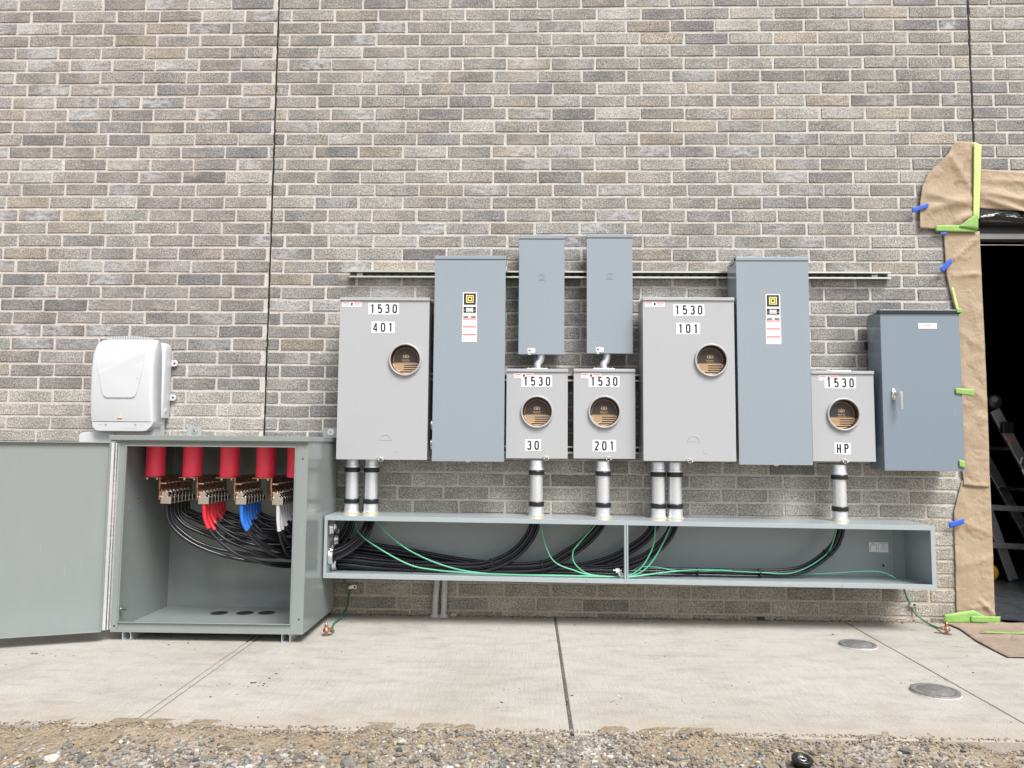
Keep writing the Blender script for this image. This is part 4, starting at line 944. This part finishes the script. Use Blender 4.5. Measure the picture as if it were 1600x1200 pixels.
# ---- two cement-spattered stubs under the wireway
for x, lb in ((-.518, 'left'), (-.470, 'right')):
    r = empty('conduit_stub', (x, -.028, 0), '%s one of two cement-spattered pipe stubs rising from the pavement under the wireway' % lb, 'pipe stub', 'pipe stubs under the wireway')
    k = MB(); k.tube(spline([(0, 0, 0), (.003, 0, .10), (.014 if lb == 'left' else .006, 0, .259)], 8), .0165, 18); k.build('pipe', 'pvc', r, local=True)
    k = MB(); k.lathe((0, 0, 0), (0, 0, 1), [(.030, 0), (.024, .006), (.0165, .016)], 14); k.build('grout_collar', 'pvc', r, local=True)

# ================================================================ WHITE INVERTER BOX ON THE LEFT
iv = empty('inverter_unit', (-2.25, 0, .94), 'white wall-mounted inverter unit with tapered front panel, behind the open cabinet door', 'inverter')
def loft(mb, rows, rc=.03, n=6, smooth=True, cap=True):
    # rows: (z, xl, xr, yback, yfront, radius); rounded vertical edges at the front
    ring = None; vs_ = []; m = None
    for z, xl, xr, yb, yf, rr in rows:
        pts = [(xl, yb)]
        for q in range(n+1):
            a = PI/2*q/n; pts.append((xl+rr-rr*math.cos(a), yf+rr-rr*math.sin(a)))
        for q in range(n+1):
            a = PI/2*q/n; pts.append((xr-rr+rr*math.sin(a), yf+rr-rr*math.cos(a)))
        pts.append((xr, yb)); m = len(pts); vs_ += [(x, y, z) for x, y in pts]
    fs = [(j*m+i, j*m+(i+1) % m, (j+1)*m+(i+1) % m, (j+1)*m+i) for j in range(len(rows)-1) for i in range(m)]
    mb.add(vs_, fs, smooth); L = len(rows)
    mb.add(vs_[:m], [tuple(range(m))[::-1]]); mb.add(vs_[-m:], [tuple(range(m))])
k = MB(); loft(k, [(1.085, -2.43, -2.062, -.012, -.10, .01), (1.12, -2.435, -2.060, -.012, -.10, .012), (1.46, -2.435, -2.060, -.012, -.10, .012), (1.50, -2.425, -2.066, -.012, -.085, .02), (1.512, -2.40, -2.085, -.012, -.07, .02)]); k.build('back_housing', 'white_plastic', iv, .004)
k = MB(); loft(k, [(1.060, -2.409, -2.062, -.1002, -.196, .014), (1.10, -2.4135, -2.064, -.1002, -.200, .016), (1.20, -2.4165, -2.068, -.1002, -.206, .018), (1.35, -2.418, -2.071, -.1002, -.208, .020), (1.44, -2.4165, -2.074, -.1002, -.203, .026), (1.49, -2.407, -2.080, -.1002, -.187, .03), (1.512, -2.396, -2.088, -.1002, -.160, .03), (1.520, -2.386, -2.096, -.1002, -.135, .03)]); k.build('front_cover', 'white_plastic', iv, .0)
k = MB(); pts = [(-2.378, 1.483), (-2.382, 1.44), (-2.366, 1.32), (-2.343, 1.215), (-2.332, 1.197), (-2.315, 1.190), (-2.178, 1.190), (-2.162, 1.197), (-2.151, 1.215), (-2.128, 1.32), (-2.112, 1.44), (-2.112, 1.483)]
k.prism([(x, z) for x, z in pts], -.2065, -.2105)
for i, v in enumerate(k.v):
    if v[2] > 1.43: k.v[i] = (v[0], v[1]+(.0045 if v[2] < 1.45 else .017), v[2])
k.build('front_panel', 'white_plastic', iv, .0015)
k = MB(); k.prism([(-2.402, 1.058), (-2.398, 1.030), (-2.378, 1.010), (-2.36, 1.006), (-2.115, 1.006), (-2.095, 1.010), (-2.070, 1.034), (-2.060, 1.058)], -.08, -.194); lc = k.build('lower_cover', 'white_plastic', iv, .004)
k = MB()
for x in (-2.322, -2.158):
    k = MB(); k.cyl((x, -.1942, 1.042), (0, -1, 0), .0065, .0008, 14); k.build('screw_recess', 'grayink', lc)
k = MB()
for x0 in (-2.362, -2.135):
    x = x0
    while x < x0+.022: k.box(x, x+.0026, -.1942, -.1948, 1.0405, 1.043); x += .0038
k.build('cover_print', 'grayink', lc)
k = MB(); k.box(-2.240, -2.15, -.1942, -.1946, 1.0225, 1.0235); k.build('seam', 'grayink', lc)
k = MB(); loft(k, [(.940, -2.505, -2.29, -.02, -.150, .02), (.985, -2.505, -2.29, -.02, -.150, .02), (1.000, -2.480, -2.29, -.02, -.15, .02), (1.0055, -2.42, -2.1, -.02, -.15, .02)]); k.box(-2.42, -2.082, -.02, -.14, .985, 1.0845); k.build('wiring_box', 'white_plastic', iv, .003)
k = MB(); k.prism([(-2.2435-.013, 1.078), (-2.2435+.013, 1.078), (-2.2435, 1.100)], -.197, -.2022); wt = k.build('warning_triangle', 'warn', iv)
k = MB(); k.prism([(-2.2435-.0075, 1.0813), (-2.2435+.0075, 1.0813), (-2.2435, 1.0945)], -.2022, -.2026); tw = k.build('triangle_field', 'label', wt); k = MB(); k.prism([(-2.2455, 1.0825), (-2.2425, 1.086), (-2.2415, 1.0865), (-2.2435, 1.0915), (-2.2447, 1.087), (-2.2435, 1.0862)], -.2026, -.2029); k.build('flash_mark', 'ink', wt)
k = MB()
for i in range(15):
    x = -2.375+i*.0145; k.box(x, x+.005, -.02, -.095, 1.5, 1.542+.006*math.sin(PI*i/14))
k.build('heat_sink', 'white_plastic', iv, .001)
for z, x in ((1.400, -2.060), (1.203, -2.060)):
    k = MB(); k.prism([(x, z-.018)]+[(x+.022+.014*math.sin(a), z-.014*math.cos(a)*1.3) for a in np.linspace(0, PI, 9)]+[(x, z+.018)], -.012, -.020); ea = k.build('mounting_ear', 'white_plastic', iv, .002)
    k = MB(); k.cyl((x+.019, -.0201, z), (0, -1, 0), .0055, .0015, 14); k.build('slot', 'darkhole', ea)
k = MB(); k.lathe((-2.0605, -.06, 1.125), (1, 0, 0), [(.0001, .002), (.016, .002), (.018, 0)], 20); k.build('side_plug', 'white_plastic', iv)
k = MB(); k.box(-2.155, -2.148, -.2105, -.2112, 1.2985, 1.3005); k.build('panel_mark', 'grayink', iv)

# ================================================================ MASKING PAPER AND TAPES AT THE DOORWAY
def sheet(name, L, Rr, y, m, lb, cat, amp=.006, group=None, seed=1, nu=34, per=12, folds=(), thick=.0006, ret=False, curl=0):
    """ruled sheet between two side outlines (top to bottom), crumpled towards the viewer"""
    rs = random.Random(seed)
    def res(pts, n):
        d_ = [0]
        for i in range(1, len(pts)): d_.append(d_[-1]+math.dist(pts[i-1], pts[i]))
        out = []
        for q in range(n+1):
            s_ = d_[-1]*q/n; i = max(j for j in range(len(d_)) if d_[j] <= s_+1e-9); i = min(i, len(pts)-2); t = (s_-d_[i])/(d_[i+1]-d_[i]) if d_[i+1] > d_[i] else 0
            out.append(tuple(pts[i][c_]+(pts[i+1][c_]-pts[i][c_])*t for c_ in range(2)))
        return out
    nv = per; A, B = res(L, nv), res(Rr, nv); vs_ = []
    W = [(rs.uniform(-20, 20), rs.uniform(-14, 14), rs.uniform(0, 6), rs.uniform(.4, 1)) for _ in range(7)]
    for j in range(nv+1):
        for i in range(nu+1):
            u = i/nu; x = A[j][0]+(B[j][0]-A[j][0])*u; z = A[j][1]+(B[j][1]-A[j][1])*u; h = 0
            for a, b, c_, w in W: h += w*(1-abs(math.sin(a*x+b*z+c_+.7*math.sin(4*z+a)))**.6)
            h = amp*h/3.2
            for (fx, fz, gx, gz, hh, ww) in folds:   # ridge from (fx,fz) to (gx,gz)
                dx, dz = gx-fx, gz-fz; L2 = dx*dx+dz*dz; t = max(0, min(1, ((x-fx)*dx+(z-fz)*dz)/L2)); dd = math.hypot(x-fx-dx*t, z-fz-dz*t); h += hh*max(0, 1-dd/ww)**1.5
            e = min(u, 1-u)*4; yy = y-h*(min(1, .35+e))-curl*(1-u)**2
            if not ret: vs_.append((x, min(yy, -.0045), z))
            else: vs_.append((x, z, .004+h))
    k = MB(); k.add(vs_, [(j*(nu+1)+i, j*(nu+1)+i+1, (j+1)*(nu+1)+i+1, (j+1)*(nu+1)+i) for j in range(nv) for i in range(nu)], True)
    o = k.build(name, m); s_ = o.modifiers.new('thickness', 'SOLIDIFY'); s_.thickness = thick; s_.offset = 0
    return tag(o, lb, cat, group)
GP = 'brown masking paper round the doorway'
sheet('masking_paper', [(2.429, 2.706), (2.390, 2.634), (2.277, 2.525), (2.233, 2.440), (2.218, 2.34), (2.212, 2.197)], [(2.560, 2.704), (2.555, 2.60), (2.545, 2.45), (2.538, 2.32), (2.530, 2.175)], -.008, 'kraft', 'crumpled flap of brown paper at the upper left corner of the doorway', 'masking paper', .010, GP, 3, 44, 44,
      [(2.28, 2.31, 2.53, 2.37, .013, .05), (2.43, 2.24, 2.53, 2.29, .014, .035), (2.40, 2.62, 2.50, 2.45, .010, .04), (2.25, 2.40, 2.52, 2.33, .008, .03), (2.50, 2.66, 2.44, 2.48, .008, .025)], curl=.012)
sheet('masking_paper', [(2.552, 2.548), (2.552, 2.42), (2.552, 2.318)], [(3.66, 2.46), (3.66, 2.36), (3.66, 2.20)], -.010, 'kraft', 'wide strip of brown paper across the top of the doorway', 'masking paper', .012, GP, 5, 90, 24,
      [(2.56, 2.41, 2.95, 2.33, .022, .05), (2.58, 2.37, 2.85, 2.27, .020, .035), (2.56, 2.48, 2.8, 2.47, .008, .03), (2.9, 2.4, 3.4, 2.3, .02, .05)])
sheet('masking_paper', [(2.351, 2.180), (2.356, 1.935), (2.385, 1.775), (2.400, 1.725), (2.408, 1.640), (2.409, 1.453), (2.405, 1.166), (2.400, .829), (2.406, .770), (2.400, .745)], [(2.552, 2.182), (2.552, 1.9), (2.554, 1.6), (2.554, 1.167), (2.552, .90), (2.548, .740)], -.010, 'kraft', 'long upper strip of brown paper down the left jamb of the doorway', 'masking paper', .008, GP, 8, 24, 110,
      [(2.40, 2.02, 2.55, 2.15, .012, .02), (2.39, 1.925, 2.55, 1.935, .012, .018), (2.42, 1.60, 2.54, 1.52, .007, .05), (2.40, 1.02, 2.50, 1.12, .006, .05), (2.42, 1.30, 2.55, 1.22, .006, .04), (2.40, .76, 2.55, .73, .010, .03)])
sheet('masking_paper', [(2.398, .772), (2.360, .64), (2.348, .60), (2.345, .323), (2.341, .040)], [(2.553, .80), (2.553, .5), (2.551, .3), (2.549, .020)], -.007, 'kraft', 'lower strip of brown paper down the left jamb of the doorway', 'masking paper', .008, GP, 12, 26, 80,
      [(2.36, .56, 2.54, .48, .007, .05), (2.47, .12, 2.545, .05, .012, .025), (2.36, .30, 2.55, .36, .006, .05), (2.42, .08, 2.54, .10, .008, .02)])
fl_ = sheet('floor_paper', [(2.262, -.012), (2.262, -.178), (2.205, -.431), (2.185, -.690)], [(3.7, -.012), (3.7, -.2), (3.7, -.45), (3.7, -.74)], 0, 'kraft_floor', 'dusty sheet of brown paper lying on the pavement at the doorway', 'masking paper', .007, None, 21, 80, 44, [(2.3, -.1, 3.0, -.15, .012, .03), (2.25, -.30, 3.2, -.34, .010, .03), (2.5, -.05, 3.3, -.20, .014, .03)], ret=True)
sheet('plastic_film', [(2.556, 2.330), (2.556, 2.236)], [(3.64, 2.300), (3.64, 2.200)], -.004, 'foil', 'crinkled black plastic film hanging below the paper over the doorway', 'plastic film', .022, None, 31, 150, 12, [(2.56, 2.26, 2.68, 2.275, .02, .015), (2.65, 2.27, 2.8, 2.25, .02, .015)])
GTp = 'masking tapes round the doorway'
def tape(pts, y, m, lb, seed=1, name='masking_tape', amp=.003):
    (a, b, c_, d_) = pts       # top-left, bottom-left, top-right, bottom-right
    n = max(6, int(math.dist(a, c_)/.012)); return sheet(name, [a, b], [c_, d_], y, m, lb, 'tape', amp, GTp, seed, n, max(4, int(math.dist(a, b)/.012)), thick=.0004)
tape(((2.533, 2.700), (2.512, 2.255), (2.576, 2.683), (2.545, 2.250)), -.024, 'lime', 'pale lime tape standing upright on the upper paper flap', 41, amp=.004)
tape(((2.299, 2.213), (2.297, 2.178), (2.530, 2.215), (2.528, 2.172)), -.026, 'greentape', 'green tape lying level along the bottom of the upper paper flap', 42, amp=.004)
tape(((2.448, 2.222), (2.425, 2.205), (2.538, 2.290), (2.533, 2.185)), -.031, 'greentape', 'green tape folded aslant at the inner corner of the upper paper flap', 43)
tape(((2.376, 1.855), (2.404, 1.700), (2.388, 1.853), (2.416, 1.715)), -.022, 'lime', 'thin lime tape slanting down the paper edge above the slate cabinet', 44)
tape(((2.288, 1.702), (2.291, 1.678), (2.318, 1.699), (2.317, 1.676)), -.215, 'greentape', 'scrap of green tape on the top right corner of the slate cabinet', 45, amp=.001)
tape(((2.268, 1.272), (2.269, 1.242), (2.366, 1.266), (2.365, 1.228)), -.211, 'greentape', 'green tape on the right edge of the slate cabinet at mid height', 46, amp=.001)
tape(((2.272, .893), (2.275, .853), (2.305, .884), (2.303, .846)), -.212, 'greentape', 'small green tape patch on the bottom right corner of the slate cabinet', 47, amp=.001)
tape(((2.262, .050), (2.258, .003), (2.420, .075), (2.548, .008)), -.032, 'greentape', 'wide green tape along the foot of the jamb paper', 48, amp=.010)
tape(((2.40, .045), (2.40, .010), (2.560, .044), (2.556, .010)), -.038, 'greentape', 'second green tape overlapping the foot of the jamb paper at the doorway', 49, amp=.006)
o = sheet('masking_tape', [(2.315, -.262), (2.320, -.300)], [(3.6, -.30), (3.6, -.35)], 0, 'greentape', 'long green tape stuck across the floor paper', 'tape', .006, GTp, 50, 60, 5, ret=True); o.location.z = .013
for p, lb, s_ in ((((2.163, 2.310), (2.166, 2.282), (2.258, 2.340), (2.258, 2.314)), 'blue tape aslant on the left edge of the upper paper flap', 1), (((2.320, 2.170), (2.320, 2.157), (2.359, 2.169), (2.359, 2.157)), 'short blue tape just below the green level tape', 2),
      (((2.308, 1.962), (2.325, 1.936), (2.368, 2.022), (2.384, 2.000)), 'blue tape aslant on the jamb paper above the slate cabinet', 3), (((2.303, .546), (2.308, .513), (2.388, .566), (2.389, .540)), 'blue tape on the lower jamb paper right of the wireway', 4)):
    tape(p, -.032, 'bluetape', lb, 60+s_, amp=.0025)

# ================================================================ LADDER IN THE DARK DOORWAY
ld = empty('stepladder', (3.4, 1.3, 0), 'scuffed aluminium ladder leaning in the dark doorway', 'ladder')
def rail(a, b, w, t, name, m='ladder_al'):
    a, b = Vector(a), Vector(b); d_ = (b-a).normalized(); s_ = Vector((0, 1, 0)).cross(d_).normalized(); n_ = d_.cross(s_)
    vs_ = [p+s_*i*w/2+n_*j*t/2 for p in (a, b) for i, j in ((-1, -1), (1, -1), (1, 1), (-1, 1))]
    k = MB(); k.add(vs_, [(0, 1, 2, 3), (7, 6, 5, 4), (0, 4, 5, 1), (1, 5, 6, 2), (2, 6, 7, 3), (3, 7, 4, 0)]); return k.build(name, m, ld, .003)
ra = rail((3.335, 1.20, 1.225), (3.95, 1.20, -.0), .070, .028, 'rail'); rail((3.335, 1.62, 1.225), (3.95, 1.62, .0), .070, .028, 'rail')
rail((3.14, 1.25, .98), (3.445, 1.25, .02), .065, .025, 'rail'); rail((3.14, 1.60, .98), (3.445, 1.60, .02), .065, .025, 'rail')
for z in (.53, .265): rail((3.10, 1.20, z+.01), (3.82, 1.20, z-.02), .040, .03, 'cross_brace')
for z in (.95, .65, .35): 
    x = 3.335+(1.225-z)*.502; k = MB(); k.box(x-.03, x+.03, 1.22, 1.60, z-.012, z+.012); k.build('rung', 'ladder_al', ld, .002)
for z in (.86, .60, .40):
    x = 3.335+(1.225-z)*.502; k = MB(); k.prism([(x-.028, z-.022), (x+.012, z-.030), (x+.028, z+.018), (x-.012, z+.028)], 1.178, 1.1838); k.build('rivet_plate', 'steel', ld, .001)
for z in (.75, .45):
    k = MB(); x = 3.14+(.98-z)*.318; k.tube([(x, 1.27, z), (x, 1.58, z)], .016, 10); k.build('rung', 'ladder_al', ld)
k = MB(); k.lathe((3.325, 1.16, 1.285), (0, 1, 0), [(.0001, 0), (.045, 0), (.052, .01), (.052, .5), (.0001, .5)], 22); k.build('hinge_hub', 'frame', ld)
k = MB(); k.cyl((3.315, 1.158, 1.30), (0, -1, 0), .022, .004, 18); k.build('hinge_button', 'slate', ld)
k = MB(); k.box(3.36, 3.44, 1.15, 1.185, 1.06, 1.14); k.build('rail_clamp', 'black', ld, .006)
k = MB(); k.prism([(3.405, 1.01), (3.430, 1.025), (3.437, 1.008), (3.41, .992)], 1.184, 1.1852); k.build('rail_sticker', 'redink', ld).scale = (1, 1, 1)
k = MB(); k.prism([(3.50, .80), (3.535, .81), (3.56, .745), (3.525, .735)], 1.184, 1.1852); k.build('rail_sticker', 'label', ld)
k = MB(); k.lathe((3.30, 1.26, .065), (0, 1, 0), [(.0001, 0), (.055, 0), (.06, .01), (.06, .05), (.0001, .06)], 20); k.build('rubber_foot', 'warn', ld)

# ================================================================ SMALL THINGS ON THE GROUND
for x, y, rr, lb in ((1.587, -.512, .084, 'round gray metal access cover nearer the wall'), (1.592, -1.190, .088, 'round gray metal access cover nearer the gravel')):
    r = empty('access_cover', (x, y, 0), lb+', set in the pavement', 'access cover', 'round access covers in the pavement')
    k = MB(); k.lathe((0, 0, .0006), (0, 0, 1), [(rr+.0025, 0), (rr+.002, .004), (rr, .005)], 48); k.build('rim', 'pvc', r, local=True)
    k = MB(); k.lathe((0, 0, .002), (0, 0, 1), [(rr, .0), (rr, .008), (rr-.003, .0095), (rr*.8, .0095), (rr*.79, .0085), (rr*.76, .0085), (rr*.75, .0095), (.0001, .0098)], 48)
    k.cyl((0, 0, .0115), (0, 0, 1), .007, .002, 12); k.build('lid', 'cover', r, local=True)
for x, y, lb in ((.834, -1.84, 'black round cap with pale center ring sitting in the gravel at lower right'), (-1.742, -1.795, 'black round cap with pale center ring at the left edge of the gravel')):
    r = empty('sprinkler_head', (x, y, -.052), lb, 'sprinkler head', 'black caps in the gravel'); r.rotation_euler = (R_(8), R_(4), 0)
    k = MB(); k.lathe((0, 0, 0), (0, 0, 1), [(.0001, 0), (.025, 0), (.026, .048), (.031, .050), (.032, .060), (.029, .063), (.021, .063), (.019, .058), (.0001, .058)], 30); k.build('cap', 'black', r, local=True)
    k = MB(); k.lathe((0, 0, .0582), (0, 0, 1), [(.009, 0), (.009, .0025), (.014, .0025), (.014, 0)], 24); k.build('nozzle_ring', 'steel', r, local=True)
k = MB(); k.lathe((1.262, -.012, .008), (1, 0, 0), [(.0001, 0), (.009, 0), (.010, .003), (.010, .030), (.0085, .034), (.0001, .034)], 14)
tag(k.build('pipe_plug', 'black'), 'small black plug lying against the foot of the wall', 'plug')
k = MB(); 
V = ICO_V*np.array([.022, .012, .011])*(1+rng.normal(0, .12, (12, 1)) if len(ICO_V) == 12 else 1+rng.normal(0, .12, (len(ICO_V), 1)))+np.array([-.417, -.035, .010])
o = npmesh('mortar_chunk', V, ICO_F, 'mortar'); tag(o, 'pale lump of mortar beside the pipe stubs at the wall foot', 'mortar lump')
bpy.context.view_layer.update()
